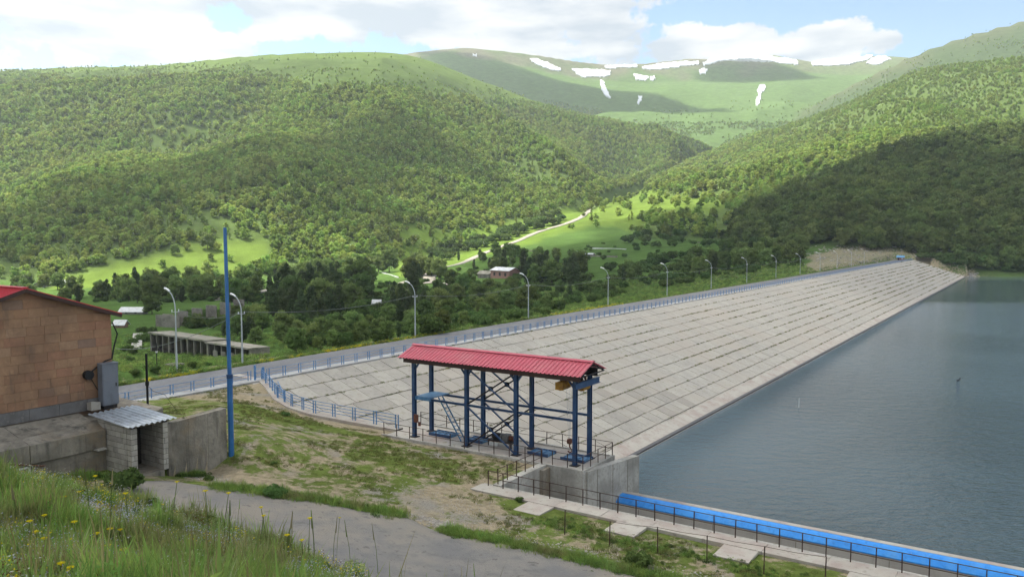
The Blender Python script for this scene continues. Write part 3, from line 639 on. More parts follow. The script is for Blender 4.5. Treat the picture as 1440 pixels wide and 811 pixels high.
# smoother cast toe beam along the waterline, and a raised joint beam two rows up
mb = MB(); a = 12.05
mb.add([(U0 + 11.15 * RU, 46, -11.15 * RZ + .10), (U0 + 11.15 * RU, TEND, -11.15 * RZ + .10), (U0 + 12.3 * RU, TEND, -12.3 * RZ + .16), (U0 + 12.3 * RU, 46, -12.3 * RZ + .16),
        (U0 + 11.15 * RU, 46, -11.15 * RZ - .1), (U0 + 11.15 * RU, TEND, -11.15 * RZ - .1), (U0 + 12.3 * RU, TEND, -12.3 * RZ - .4), (U0 + 12.3 * RU, 46, -12.3 * RZ - .4)], [(0, 3, 2, 1), (4, 5, 6, 7), (0, 1, 5, 4), (2, 3, 7, 6), (0, 4, 7, 3), (1, 2, 6, 5)])
part(face, 'toe_beam', mb, MT['slab_edge'])
mb = MB(); ut_ = U0 + 12 * RU; mb.span((ut_ - .25, 46, WL - .5), (ut_ + .35, TEND, WL + .22)); part(face, 'wet_edge', mb, MT['wet'])
# border path and the wall under it
bp = struct('border_path', None, (0, 0, 0), DR)
mb = MB()
EP = [(-75.5, 57.2), (-70, 56.5), (-66, 54.2), (-61, 51), (-57, 49.2), (-53, 48.3), (-42.9, 48.15)]
for (u0, t0), (u1, t1) in zip(EP[:-1], EP[1:]):
    d = Vector((u1 - u0, t1 - t0)).normalized(); nx, ny = -d.y * .45, d.x * .45
    mb.add([(u0 - nx, t0 - ny, .1), (u1 - nx, t1 - ny, .1), (u1 + nx, t1 + ny, .1), (u0 + nx, t0 + ny, .1), (u0 - nx, t0 - ny, -.5), (u1 - nx, t1 - ny, -.5), (u1 + nx, t1 + ny, -11), (u0 + nx, t0 + ny, -11)],
           [(0, 1, 2, 3), (0, 4, 5, 1), (3, 2, 6, 7)])
part(bp, 'path_concrete', mb, MT['slab_edge'])

# ------------------------------------------------------------------ railings
def railing(name, label, pts, spacing, h, m, post_w, rails, pair=0.0, maxparts=140, rail_r=.02, cat='railing', lean=0.0, kick=None):
    """pts: (u, t, z) polyline in the dam frame"""
    o0 = Vector(pts[0]); T_ = thing(name, label, cat, D(*pts[0])); post = {}
    P = [Vector(p) - o0 for p in pts]
    def box_post(w):
        mb = MB(); mb.span((-w / 2, -w / 2, -.1), (w / 2, w / 2, h)); return mb.mesh('post', m)
    pm = box_post(post_w); seg = [(a, b) for a, b in zip(P[:-1], P[1:])]; npost = 0; restp = MB()
    for a, b in seg:
        L = (b - a).length; n = max(1, round(L / spacing)); d = (b - a) / L
        for i in range(n + (1 if (a, b) == seg[-1] else 0)):
            c = a + (b - a) * i / n
            for s in ((-pair / 2, pair / 2) if pair else (0,)):
                q = c + d * s; npost += 1
                if npost <= maxparts: ob('post', pm, T_, q).rotation_euler = (random.gauss(0, .012) + lean, random.gauss(0, .012), 0)
                else: restp.span((q.x - post_w / 2, q.y - post_w / 2, q.z - .1), (q.x + post_w / 2, q.y + post_w / 2, q.z + h))
    if restp.v: part(T_, 'post', restp, m, kind='stuff')
    for rz in rails:
        for a, b in seg:
            L = (b - a).length; k_ = max(1, int(L / 60)); mb = MB()
            mb.beam(a + Vector((0, 0, rz)), b + Vector((0, 0, rz)), rail_r * 2, rail_r * 2); part(T_, 'rail', mb, m)
    return T_
railing('blue_railing', 'long pale blue railing with paired posts along the dam crest road', [(-70.3, 57.5, .1), (-70.3, 585, .1)], 2.25, 1.12, MT['blue_rail'], .07, (1.08, .70, .36), pair=.34, maxparts=130)
railing('blue_railing', 'pale blue railing beside the road, ending left at the brown building', [(-70.9, 30, .05), (-70.9, 55.5, .05)], 2.4, 1.1, MT['blue_rail'], .07, (1.05, .66, .3), pair=.34)
railing('blue_railing', 'pale blue railing bending down from the road to the red-roofed gantry', [(-70.5, 56.8, .1), (-66, 54.2, .1), (-61, 51, .1), (-57, 49.25, .1), (-53, 48.35, .1), (-43.2, 48.2, .1)], 2.3, 1.12, MT['blue_rail'], .07, (1.08, .82, .56, .3), pair=.3)
# second, lower blue rail of the stairway just under the crest
st = thing('blue_stair_gate', 'pale blue steel stair and gate where the crest railing meets the slope', 'stair', D(-70.6, 56.9, .1))
for i in range(9):
    mb = MB(); a = Vector((.2 + i * .55, .55 - i * .33, -.05 - i * .14)); mb.beam(a, a + Vector((.5, .85, 0)), .24, .04); part(st, 'tread', mb, MT['blue_rail'])
for s in (0, 1):
    mb = MB(); of = Vector((.5, .85, 0)) * s; mb.beam(Vector((.1, .6, -.08)) + of, Vector((4.9, -2.2, -1.25)) + of, .06, .14); part(st, 'stringer', mb, MT['blue_rail'])
for x, y in ((0, .2), (0, -.9)):
    mb = MB(); mb.span((x - .09, y - .09, -.1), (x + .09, y + .09, 1.65 if y < 0 else 1.3)); part(st, 'gate_post', mb, MT['blue_rail'])
for z in (.3, .75, 1.2):
    mb = MB(); mb.beam((0, .2, z), (0, -.9, z), .05, .05); part(st, 'gate_bar', mb, MT['blue_rail'])

# ------------------------------------------------------------------ intake deck, channel, weir, walkway
dk = struct('intake_deck', None, D(-42.8, 45.9, 0), DR)
def DK(u, t, z=0): return (u + 42.8, t - 45.9, z)
mb = MB(); mb.span(DK(-42.8, 45.9, -13), DK(-24.75, 50.6, 0)); part(dk, 'deck_block', mb, MT['conc'])
mb = MB(); mb.span(DK(-42.6, 46.1, .003), DK(-25.0, 50.4, .06)); part(dk, 'deck_screed', mb, MT['slab_edge'])
for a, b in (((-42.8, 45.9), (-24.75, 46.1)), ((-42.8, 50.4), (-24.75, 50.6)), ((-25.0, 46.1), (-24.75, 50.4))):
    mb = MB(); mb.span(DK(a[0], a[1], .002), DK(b[0], b[1], .16)); part(dk, 'deck_kerb', mb, MT['conc'])
# flared wing wall to the lake
w = struct('wing_wall', None, (0, 0, 0), DR); a = Vector((-24.7, 46.3)); b = Vector((-23.4, 51.6)); n = Vector((b.y - a.y, -(b.x - a.x))).normalized() * .45
mb = MB(); mb.prism([(a.x, a.y), (a.x + n.x * .2, a.y), (b.x + n.x * .2, b.y), (b.x - n.x, b.y), (a.x - n.x, a.y)], -13, [.03, .03, .1, .1, .03]); part(w, 'wall_body', mb, MT['conc'])
for i in range(3):
    f = (i + .6) / 3.4; p_ = a.lerp(b, f); mb = MB(); mb.span((p_.x + .083, p_.y - .018, -7), (p_.x + .105, p_.y + .018, .02)); part(w, 'shutter_joint', mb, MT['conc_old'])
# stepped cheek wall from the walkway up to the deck
w = struct('cheek_wall', None, (0, 0, 0), DR)
mb = MB(); mb.span((-28.15, 40.3, -8), (-27.6, 45.88, .16)); part(w, 'wall_body', mb, MT['conc'])
mb = MB(); mb.span((-27.598, 45.0, -8), (-27.3, 45.88, .0)); part(w, 'pilaster', mb, MT['conc_old'])
# walkway
wk = struct('walkway', None, (0, 0, 0), DR); u = -29.0; i = 0
while u < 12:
    L = 3.0; mb = MB(); mb.span((u, 39.05, -.35), (u + L - .025, 40.3, .07 + .006 * (i % 3))); part(wk, 'path_slab', mb, MT['slab_edge']); u += L; i += 1
for u in (-24.7, -18.9, -12.9, -6.9):
    mb = MB(); mb.span((u, 37.35, -.3), (u + 1.75, 39.02, .065)); part(wk, 'landing_slab', mb, MT['slab_edge'])
mb = MB(); mb.span((-29, 40.31, -9), (12, 40.6, .02)); part(wk, 'channel_wall', mb, MT['conc'])
# weir with the blue cap
wr = thing('spillway_weir', 'concrete spillway weir with bright blue sloped top beside the lake', 'weir', D(-24.2, 49.5, -2.2))
def WR(u, t, z): return (u + 24.2, t - 49.5, z + 2.2)
mb = MB(); mb.extr([(-.34, -.47), (-.34, -9), (.7, -9), (.7, 0)], -.2, 38, 'x'); part(wr, 'weir_wall', mb, MT['weir_face'])
mb = MB(); mb.extr([(-.38, -.52), (-.38, -.45), (-.16, -.18), (.10, -.03), (.30, .02), (.30, -.08), (-.05, -.2)], -.2, 38, 'x'); part(wr, 'blue_cap', mb, MT['blue_weir'])
mb = MB(); mb.extr([(.303, -.08), (.303, .035), (.72, .05), (.72, -.3)], -.2, 38, 'x'); part(wr, 'coping', mb, MT['slab_edge'])
for i in range(7):
    mb = MB(); mb.span((2 + i * 5.2, -.445, -7), (2.04 + i * 5.2, -.43, -.66)); part(wr, 'joint', mb, MT['conc_old'])
# brown railings
railing('brown_railing', 'dark brown railing along the walkway above the spillway channel', [(-28.4, 40.15, .07), (12, 40.15, .07)], 1.12, .98, MT['brown'], .05, (.96, .5), rail_r=.017)
railing('brown_railing', 'dark brown railing running from the walkway up to the deck corner', [(-27.9, 40.5, .16), (-27.9, 45.8, .16)], 1.05, 1.0, MT['brown'], .05, (.97, .5), rail_r=.017)
railing('brown_railing', 'brown railing along the near side of the gantry deck', [(-42.6, 46.02, .16), (-28.1, 46.02, .16)], 1.3, .95, MT['brown'], .045, (.93, .48), rail_r=.015)
railing('brown_railing', 'brown railing along the far side of the gantry deck, above the slabs', [(-42.6, 50.5, .16), (-24.9, 50.5, .16)], 1.35, .95, MT['brown'], .045, (.93, .48), rail_r=.015)
railing('brown_railing', 'short brown railing at the lake end of the gantry deck', [(-24.87, 50.45, .16), (-24.87, 46.05, .16), (-27.2, 46.02, .16)], 1.0, .95, MT['brown'], .045, (.93, .48), rail_r=.015)
# slack wire fence in the verge
wf = thing('wire_fence', 'thin brown posts with a slack wire between grass verge and walkway', 'fence', D(-20.3, 35.7, .1)); prev = None
for x, y in [(794, 751), (857, 768), (925, 777), (994, 790), (1074, 806), (1160, 822)]:
    z = .1
    for _ in range(3): p = Pz(x, y, z); z = float(H(p.x, p.y))
    uu, tt = UT(p.x, p.y); q = Vector((uu + 20.3, tt - 35.7, z - .1)); mb = MB(); mb.tube([q + Vector((0, 0, -.2)), q + Vector((random.uniform(-.03, .03), 0, 1.32))], .028, 6); part(wf, 'post', mb, MT['brown'])
    if prev: 
        c = (prev + q) / 2; mb = MB(); mb.tube([prev + Vector((0, 0, 1.3)), c + Vector((0, 0, 1.26)), q + Vector((0, 0, 1.3))], .012, 4); part(wf, 'wire', mb, MT['brown'])
    prev = q

# ------------------------------------------------------------------ gantry with the red roof
gy = thing('gantry_shelter', 'dark blue steel gantry with long red ribbed roof on the intake deck', 'gantry', D(-40.3, 47, .06))
GU = [0, 5.1, 9.5, 14.3]; GH = 5.95; GT = [0, 2.1]
def ibeam(mb, p, q, w, h, t=.035):
    p = Vector(p); q = Vector(q); y = (q - p).normalized(); up = Vector((0, 0, 1)) if abs(y.z) < .9 else Vector((0, 1, 0)); x = y.cross(up).normalized(); z = x.cross(y)
    for c, ww, hh in ((z * (h / 2 - t / 2), w, t), (z * -(h / 2 - t / 2), w, t), (Vector(), t, h - 2 * t)):
        mb.beam(p + c, q + c, ww, hh, up=up)
    return mb
for u in GU:
    for t in GT:
        mb = MB(); ibeam(mb, (u, t, 0.02), (u, t, GH), .26, .29, .045); o = part(gy, 'column', mb, MT['blue'])
        mb = MB(); mb.span((u - .3, t - .3, -.02), (u + .3, t + .3, .05)); part(o, 'base_plate', mb, MT['dark'])
        mb = MB()
        for s in (-1, 1):
            if 0 < u + s < 14.4 or True: mb.beam((u, t, GH - .75), (u + s * .55 if 0 < u + s < 14.4 else u, t, GH - .05), .12, .10)
        part(gy, 'knee_bracket', mb, MT['blue'])
for t in GT:
    mb = MB(); ibeam(mb, (-.35, t, GH + .25), (14.9, t, GH + .25), .26, .5); part(gy, 'runway_beam', mb, MT['dark'])
    mb = MB(); ibeam(mb, (-.1, t + .0, 3.1), (14.3, t, 3.1), .14, .16, .02); part(gy, 'tie_beam', mb, MT['blue'])
for u in GU:
    mb = MB(); ibeam(mb, (u, -.05, GH + .36), (u, 2.15, GH + .36), .18, .22, .03); part(gy, 'cross_beam', mb, MT['dark'])
mb = MB(); ibeam(mb, (14.62, -.5, 5.55), (14.62, 2.9, 5.55), .2, .42, .04); part(gy, 'end_beam', mb, MT['blue'])
for t in GT:
    for z0, z1 in ((.1, 3.0), (3.2, 5.9)):
        for a, b in ((z0, z1), (z1, z0)):
            mb = MB(); mb.beam((5.2, t + (.05 if a < b else -.05), a), (9.4, t + (.05 if a < b else -.05), b), .10, .10); part(gy, 'brace', mb, MT['dark'] if a < b else MT['blue'])
        mb = MB(); mb.box((7.3, t, (z0 + z1) / 2), (.42, .03, .36)); part(gy, 'gusset', mb, MT['dark'])
# landing and ladder
mb = MB(); mb.span((.17, -.1, 3.2), (1.75, 2.2, 3.26)); part(gy, 'landing', mb, MT['blue_plate'])
for y in (-.1, 2.2):
    mb = MB(); mb.beam((.17, y, 3.1), (1.75, y, 3.1), .06, .2); part(gy, 'landing_edge', mb, MT['blue_plate'])
ld = []
A0 = Vector((1.8, .75, 3.2)); B0 = Vector((4.0, .75, .05))
for s in (0, .5):
    mb = MB(); mb.beam(A0 + Vector((0, s, 0)), B0 + Vector((0, s, 0)), .05, .10); part(gy, 'ladder_rail', mb, MT['blue_plate'])
for i in range(1, 12):
    q = A0.lerp(B0, i / 12); mb = MB(); mb.beam(q, q + Vector((0, .5, 0)), .10, .03); part(gy, 'ladder_rung', mb, MT['blue_plate'])
# roof
ZE, ZR = 6.28, 7.05; E0, E1 = -.85, 3.0; RM = 1.05; X0, X1 = -.95, 15.15; NR = 46
for a, b, nm in (((E0, ZE), (RM, ZR), 'near'), ((E1, ZE + .05), (RM, ZR), 'far')):
    for k0 in range(8):      # sheets of the roof
        mb = MB(); xa = X0 + (X1 - X0) * k0 / 8; xb = X0 + (X1 - X0) * (k0 + 1) / 8 - .004; nr = 6; pitch = (xb - xa) / nr; prof = []
        for r in range(nr):
            x = xa + r * pitch; prof += [(x, 0), (x + pitch * .55, 0), (x + pitch * .65, .055), (x + pitch * .88, .055), (x + pitch * .97, 0)]
        prof.append((xb, 0)); vs = []
        for (yy, zz) in (a, b):
            vs += [(x, yy, zz + h + (.008 * (k0 % 2))) for x, h in prof]
        for (yy, zz) in (a, b):
            vs += [(x, yy, zz + h - .02 + (.008 * (k0 % 2))) for x, h in prof]
        n_ = len(prof); fs = [(i, i + 1, n_ + i + 1, n_ + i) for i in range(n_ - 1)] + [(2 * n_ + i, 3 * n_ + i, 3 * n_ + i + 1, 2 * n_ + i + 1) for i in range(n_ - 1)]
        fs += [(i, 2 * n_ + i, 2 * n_ + i + 1, i + 1) for i in range(n_ - 1)] + [(0, n_, 3 * n_, 2 * n_), (n_ - 1, 3 * n_ - 1, 4 * n_ - 1, 2 * n_ - 1)]
        me = bpy.data.meshes.new('roof_sheet'); me.from_pydata(vs, [], fs); me.materials.append(MT['red']); ob('roof_sheet', me, gy)
mb = MB(); mb.extr([(RM - .22, ZR + .0), (RM, ZR + .09), (RM + .22, ZR + .0), (RM + .22, ZR + .03), (RM, ZR + .12), (RM - .22, ZR + .03)], X0 - .02, X1 + .02, 'x'); part(gy, 'ridge_cap', mb, MT['red'])
for i in range(9):
    x = X0 + .15 + (X1 - X0 - .3) * i / 8; mb = MB(); mb.beam((x, E0 + .1, ZE - .08), (x, RM, ZR - .12), .06, .08); mb.beam((x, E1 - .1, ZE - .06), (x, RM, ZR - .12), .06, .08); mb.beam((x, E0 + .1, ZE - .07), (x, E1 - .1, ZE - .04), .06, .08); part(gy, 'rafter', mb, MT['dark'])
for y in (-.45, .3, 1.8, 2.6):
    z = ZE + (ZR - ZE) * ((y - E0) / (RM - E0) if y < RM else (E1 - y) / (E1 - RM)) - .06; mb = MB(); mb.beam((X0 + .05, y, z), (X1 - .05, y, z), .06, .05); part(gy, 'purlin', mb, MT['dark'])
mb = MB(); mb.span((-.6, E0 + .28, ZE - .38), (15.0, E0 + .31, ZE - .02)); part(gy, 'fascia_board', mb, MT['brown_wood'])
mb = MB(); mb.span((.2, -.32, 1.25), (.55, -.17, 1.85)); part(gy, 'control_box', mb, MT['rust'])
mb = MB(); mb.span((.62, -.3, 1.0), (.8, -.18, 1.3)); part(gy, 'switch_box', mb, MT['rust'])
# hoist
hz = thing('electric_hoist', 'ochre yellow electric hoist with hook hanging from the gantry end', 'hoist', D(-26.65, 48, 5.0), group=None)
for x, y, w_ in ((-.78, -.1, .5), (.52, .45, .42)):
    mb = MB(); mb.tube([(x, y - w_, .35), (x, y + w_, .35)], .34, 12); o = part(hz, 'drum_housing', mb, MT['yellow'])
    mb = MB(); mb.span((x - .3, y - w_ - .14, .08), (x + .3, y - w_ - .005, .6)); part(hz, 'motor_cap', mb, MT['yellow'])
    mb = MB(); mb.span((x - .25, y - .06, .6), (x - .15, y + .06, 1.0)); mb.span((x + .1, y - .06, .6), (x + .2, y + .06, 1.0)); part(hz, 'trolley_arm', mb, MT['rust'])
mb = MB(); mb.beam((-.5, .05, .4), (.25, .3, .4), .18, .22); part(hz, 'yoke', mb, MT['yellow'])
for x, y in ((-.28, -.55), (-.10, -.5), (.06, -.45)):
    mb = MB(); mb.tube([(x, y, .15), (-.05 + x * .3, -.5, -3.3)], .012, 4); part(hz, 'rope', mb, MT['lamp'])
mb = MB(); mb.tube([(-.17, -.5, -3.45), (.07, -.5, -3.45)], .2, 10); part(hz, 'hook_block', mb, MT['rust'])
mb = MB(); mb.tube([(-.05, -.5, -3.6), (-.05, -.5, -3.85), (.1, -.5, -4.0), (.12, -.5, -4.15), (-.03, -.5, -4.25), (-.18, -.5, -4.15)], .045, 6); part(hz, 'hook', mb, MT['rust'])
# floor gates and gear on the deck
def hatch(u, t, w, l, lab):
    h = thing('floor_hatch', lab, 'hatch', D(u, t, .06)); mb = MB(); mb.span((-w / 2, -l / 2, 0), (w / 2, l / 2, .14)); part(h, 'hatch_plate', mb, MT['blue_plate'])
    for i in range(4):
        x = -w / 2 + .1 + i * (w - .2) / 3; mb = MB(); mb.span((x - .03, -l / 2 + .03, .142), (x + .03, l / 2 - .03, .2)); part(h, 'stiffener', mb, MT['blue_plate'])
    for y in (-l / 2 - .04, l / 2 + .04):
        mb = MB(); mb.span((-w / 2 - .05, y - .035, 0), (w / 2 + .05, y + .035, .22)); part(h, 'frame_bar', mb, MT['blue'])
def at_deck(x, y): p = Pz(x, y, .1); return UT(p.x, p.y)
hatch(*at_deck(624, 611), 2.0, 1.0, 'blue ribbed floor hatch at the foot of the ladder')
hatch(*at_deck(672, 619), 1.5, 1.0, 'blue floor hatch between the second pair of gantry columns')
hatch(*at_deck(762, 637), 1.6, 1.1, 'blue floor hatch just behind the third pair of gantry columns')
hatch(*at_deck(811, 645), 1.8, 1.2, 'blue floor hatch under the hanging hook, nearest the lake')
um, tm = at_deck(706, 626)
pm = thing('winch_unit', 'dark gate winch with motor on a low frame under the gantry', 'winch', D(um, tm, .06))
mb = MB(); mb.span((-1.1, -.35, .35), (1.1, .35, .45)); part(pm, 'frame', mb, MT['dark'])
for x in (-1, 1):
    for y in (-.3, .3):
        mb = MB(); mb.span((x - .05, y - .05, 0), (x + .05, y + .05, .35)); part(pm, 'leg', mb, MT['dark'])
mb = MB(); mb.tube([(-.75, 0, .72), (-.1, 0, .72)], .26, 12); part(pm, 'motor', mb, MT['dark'])
mb = MB(); mb.tube([(-.02, 0, .68), (.12, 0, .68)], .32, 12); mb.span((.18, -.28, .45), (.65, .28, .95)); part(pm, 'gearbox', mb, MT['plinth'])
mb = MB(); mb.tube([(.7, 0, .7), (1.05, 0, .7)], .2, 10); part(pm, 'drum', mb, MT['rust'])
mb = MB(); mb.span((-.9, -.42, .05), (-.15, -.36, .3)); part(pm, 'data_plate', mb, MT['white'])

# ------------------------------------------------------------------ asphalt road in front of the shed
def drape(name, rows, m, dz=.03, thick=.25, loc_struct=True):
    """rows: list of lists of (X, Y) across the ribbon; z from the height field"""
    nr = len(rows); nc = len(rows[0]); vs = []
    for r in rows:
        for p in r: vs.append((p[0], p[1]))
    P = np.array(vs); z = H(P[:, 0], P[:, 1]) + dz; V = [(a, b, c) for (a, b), c in zip(vs, z)]
    V += [(a, b, c - thick) for a, b, c in V]; n = nr * nc; fs = []
    for i in range(nr - 1):
        for j in range(nc - 1):
            a = i * nc + j; fs.append((a, a + 1, a + nc + 1, a + nc))
        a = i * nc; fs.append((a, a + nc, n + a + nc, n + a)); a += nc - 1; fs.append((a + nc, a, n + a, n + a + nc))
    mb = MB(); mb.add(V, fs); return mb.mesh(name, m, True)
far_e = [(-39.3, 23.2), (-38.6, 25.2), (-36.8, 25.9), (-34, 27.4), (-31.8, 28.6), (-29, 29.9), (-27, 30.6), (-25.2, 30.4), (-23.3, 31.2), (-19, 32.2), (-14.6, 32.5), (-8, 32.8), (0, 33.2), (10, 34)]
near_e = [(-37.4, 16.5), (-34.8, 17.6), (-32.5, 18.6), (-30, 19.6), (-28, 20.6), (-25.5, 21.6), (-23, 22.5), (-21, 23.2), (-19, 24), (-15, 24.8), (-10.5, 25.2), (-5, 25.5), (2, 26), (11, 27)]
def dense(L, k):
    L = np.array(L); s = np.linspace(0, len(L) - 1, k); return np.stack([np.interp(s, range(len(L)), L[:, i]) for i in (0, 1)], 1)
fe, ne = dense(far_e, 110), dense(near_e, 110); rows = []
for i in range(110):
    w_ = .35 * (float(fbm(i * .17, 3.3, 5, 3)) - .5) * 2; q0 = Vector(fe[i]) + Vector((0, w_)); q1 = Vector(ne[i]); rows.append([tuple(D(*q0.lerp(q1, j / 24))[:2]) for j in range(25)])
struct('lower_road', drape('lower_road', rows, MT['asphalt_old'], .10))

# ------------------------------------------------------------------ brown stone building
UB, TB, TA, ZB = -45.9, 26.1, 16.5, 5.7
bd = thing('stone_building', 'brown tuff stone building with red metal roof at the left edge', 'building', D(UB, TB, ZB))
# local: x = u - UB (into the building is -x), y = t - TB
SLP = .33; ZE_ = 5.42; YA = -4.9
def roofz(y): return ZE_ + SLP * (-y) if y > YA else ZE_ + SLP * (-YA) - SLP * (YA - y)
mb = MB(); prof = [(0, -.4), (0, ZE_), (YA, ZE_ + SLP * 4.9), (-9.8, ZE_), (-9.8, -.4)]; mb.extr(prof, -11, -.06, 'x'); part(bd, 'wall', mb, MT['mortar'])
rr = random.Random(5); zc = .55; row = 0; tile_n = 0
while zc < 7.2:
    hgt = .50; y = -(rr.random() * .5) - (row % 2) * .35
    ys = 0.0
    while ys > -7.6:
        wdt = rr.choice([.72, .85, .95, 1.05]); y0 = ys - wdt; top = min(roofz(ys), roofz(y0)) - .03
        if y0 < -9.7: break
        z1 = min(zc + hgt, max(top, zc))
        zl, zr_ = min(zc + hgt, roofz(y0) - .05), min(zc + hgt, roofz(ys) - .05)
        if zl > zc + .06 or zr_ > zc + .06:
            zl = max(zl, zc + .02); zr_ = max(zr_, zc + .02); d_ = .035 + rr.uniform(-.008, .010); g = .006; mb = MB()
            pr = [(y0 + g, zc + g), (ys - g, zc + g), (ys - g, zr_ - g), (y0 + g, zl - g)]; mb.extr(pr, -.059, -.059 + d_ + .02, 'x')
            cidx = rr.choices(range(6), [5, 5, 3, 3, 1, 2])[0]; part(bd, 'stone_tile', mb, TUFF[cidx])
        ys = y0
    zc += hgt; row += 1
for i in range(7):
    mb = MB(); mb.span((-.058, -1.6 * i - 1.58, -.1), (.07, -1.6 * i, .54)); part(bd, 'plinth_block', mb, MT['plinth'])
# roof
apx = ZE_ + SLP * 4.9
for s, (ya, yb) in enumerate(((.45, YA), (-10.25, YA))):
    za = roofz(0) - SLP * .45 if s == 0 else ZE_ - SLP * .45
    for k0 in range(9):
        xa = .42 - k0 * 1.3; xb = xa - 1.296; mb = MB(); a_ = [(xa, ya, za + .12), (xb, ya, za + .12), (xb, yb, apx + .14), (xa, yb, apx + .14)]
        mb.add(a_ + [(p[0], p[1], p[2] - .03) for p in a_], [(0, 1, 2, 3), (7, 6, 5, 4), (0, 4, 5, 1), (1, 5, 6, 2), (2, 6, 7, 3), (3, 7, 4, 0)])
        for r in range(5):
            x = xa - .02 - r * .26; mb.beam((x, ya, za + .14), (x, yb, apx + .16), .035, .045)
        part(bd, 'roof_sheet', mb, MT['red2'])
    mb = MB(); mb.beam((.40, ya, za + .0), (.40, yb, apx + .03), .05, .2); part(bd, 'barge_board', mb, MT['brown_wood'])
    mb = MB(); mb.beam((.18, ya, za + .02), (.18, yb, apx + .02), .42, .03); part(bd, 'soffit', mb, MT['brown_wood'])
mb = MB(); mb.beam((.43, YA, apx + .2), (-11.3, YA, apx + .2), .3, .05); part(bd, 'ridge_cap', mb, MT['red2'])
# cable and meter can on the wall
mb = MB(); mb.tube([(.08, .02, 4.9), (.2, .25, 4.2), (.12, .05, 3.4), (.15, -.1, 2.75), (.12, -.5, 2.65), (.12, -1.1, 2.3), (.1, -1.35, 2.1)], .045, 6); part(bd, 'cable', mb, MT['black'])
mb = MB(); mb.tube([(.02, -1.55, 1.98), (.32, -1.55, 1.98)], .27, 12); part(bd, 'junction_box', mb, MT['black'])
mb = MB(); mb.tube([(.1, -1.4, 1.8), (.12, -1.1, 1.2), (.1, -.8, .7), (.12, -.85, .1)], .025, 5); part(bd, 'cable', mb, MT['black'])
cb = thing('switch_cabinet', 'tall grey steel electrical cabinet at the corner of the brown building', 'cabinet', D(UB + .45, TB - .55, ZB))
mb = MB(); mb.span((-.25, -.48, .12), (.25, .48, 2.55)); part(cb, 'body', mb, MT['cabinet'])
mb = MB(); mb.span((.252, -.44, .2), (.275, .44, 2.48)); o = part(cb, 'door', mb, MT['cabinet'])
mb = MB(); mb.span((.276, .3, 1.2), (.32, .34, 1.4)); part(o, 'handle', mb, MT['black'])
mb = MB(); mb.span((-.25, -.5, 2.552), (.3, .5, 2.6)); part(cb, 'lid', mb, MT['cabinet'])
mb = MB(); mb.span((-.2, -.4, -.1), (.2, .4, .12)); part(cb, 'base_frame', mb, MT['dark'])
rb = thing('loose_stone', 'pale broken stone block lying by the foot of the grey cabinet', 'stone', D(UB + .55, TB - 1.5, ZB)); mb = MB(); mb.prism([(-.3, -.25), (.28, -.3), (.33, .22), (-.05, .32), (-.34, .15)], 0, [.4, .52, .45, .36, .42]); part(rb, 'stone_block', mb, MT['rubble'])

# ------------------------------------------------------------------ concrete terrace
tr_ = struct('terrace', None, D(-46, 5, 0), DR)
def TR(u, t, z): return (u + 46, t - 5, z)
FU = -43.1
mb = MB(); mb.prism([TR(-58, 2, 0)[:2], TR(FU - .2, 2, 0)[:2], TR(FU - .2, 25.9, 0)[:2], TR(-44.2, 28.2, 0)[:2], TR(-58, 28.2, 0)[:2]], 0.0, [5.6, 4.84, 4.84, 5.3, 5.6]); part(tr_, 'terrace_core', mb, MT['conc_old'])
t = 2.6; i = 0
while t < 24.0:
    L = min(2.9, 24.05 - t); mb = MB(); j = random.uniform(-.04, .04)
    mb.prism([TR(-46, t, 0)[:2], TR(FU + j, t, 0)[:2], TR(FU + j - .03, t + L - .03, 0)[:2], TR(-46, t + L - .03, 0)[:2]], 3.95 + random.uniform(-.12, .05), [5.56, 4.92 + .008 * (i % 2), 4.93, 5.56]); part(tr_, 'coping_slab', mb, MT['conc_old']); t += L; i += 1
rr = random.Random(8)
for c in range(7):
    t = 14.0 + (c % 2) * .3
    while t < 23.9:
        L = rr.choice([.7, .8, .9]); mb = MB(); z = .95 + c * .42; mb.span(TR(FU - .35, t, z + .006), TR(FU - .17 + rr.uniform(-.012, .015), min(t + L - .014, 24.06), z + .41)); part(tr_, 'wall_block', mb, MT['conc_old']); t += L
lw = thing('cellar_window', 'broken white wooden window frame low in the terrace wall', 'window frame', D(FU - .1, 19.4, 2.9))
for a, b in (((0, -.6, 0), (0, .6, .09)), ((0, -.6, .85), (0, .6, .94)), ((0, -.6, 0), (0, -.5, .94)), ((0, .5, 0), (0, .6, .94)), ((0, -.08, .1), (0, 0, .84))):
    mb = MB(); mb.span((a[0], a[1], a[2]), (b[0] + .06, b[1], b[2])); part(lw, 'frame_bar', mb, MT['white'])
mb = MB(); mb.tube([(.1, -1.2, 1.5), (.14, 1.3, .8)], .035, 6); part(lw, 'leaning_pipe', mb, MT['rust'])
pp = thing('wall_slab', 'short broken pale slab sticking out of the terrace wall beside the shed', 'slab', D(FU - .1, 23.6, 3.9)); mb = MB(); mb.prism([(-.3, -.35), (.45, -.2), (.38, .3), (-.3, .3)], 0, [.06, .1, .08, .06]); part(pp, 'slab_piece', mb, MT['conc'])

# ------------------------------------------------------------------ block shed with tin roof
SU0, SU1, ST0, ST1, SZ = -44.1, -40.8, 24.1, 26.3, 2.55
sh = thing('block_shed', 'small pale block shed with corrugated tin roof and open dark doorway', 'shed', D(SU1, ST0, SZ))
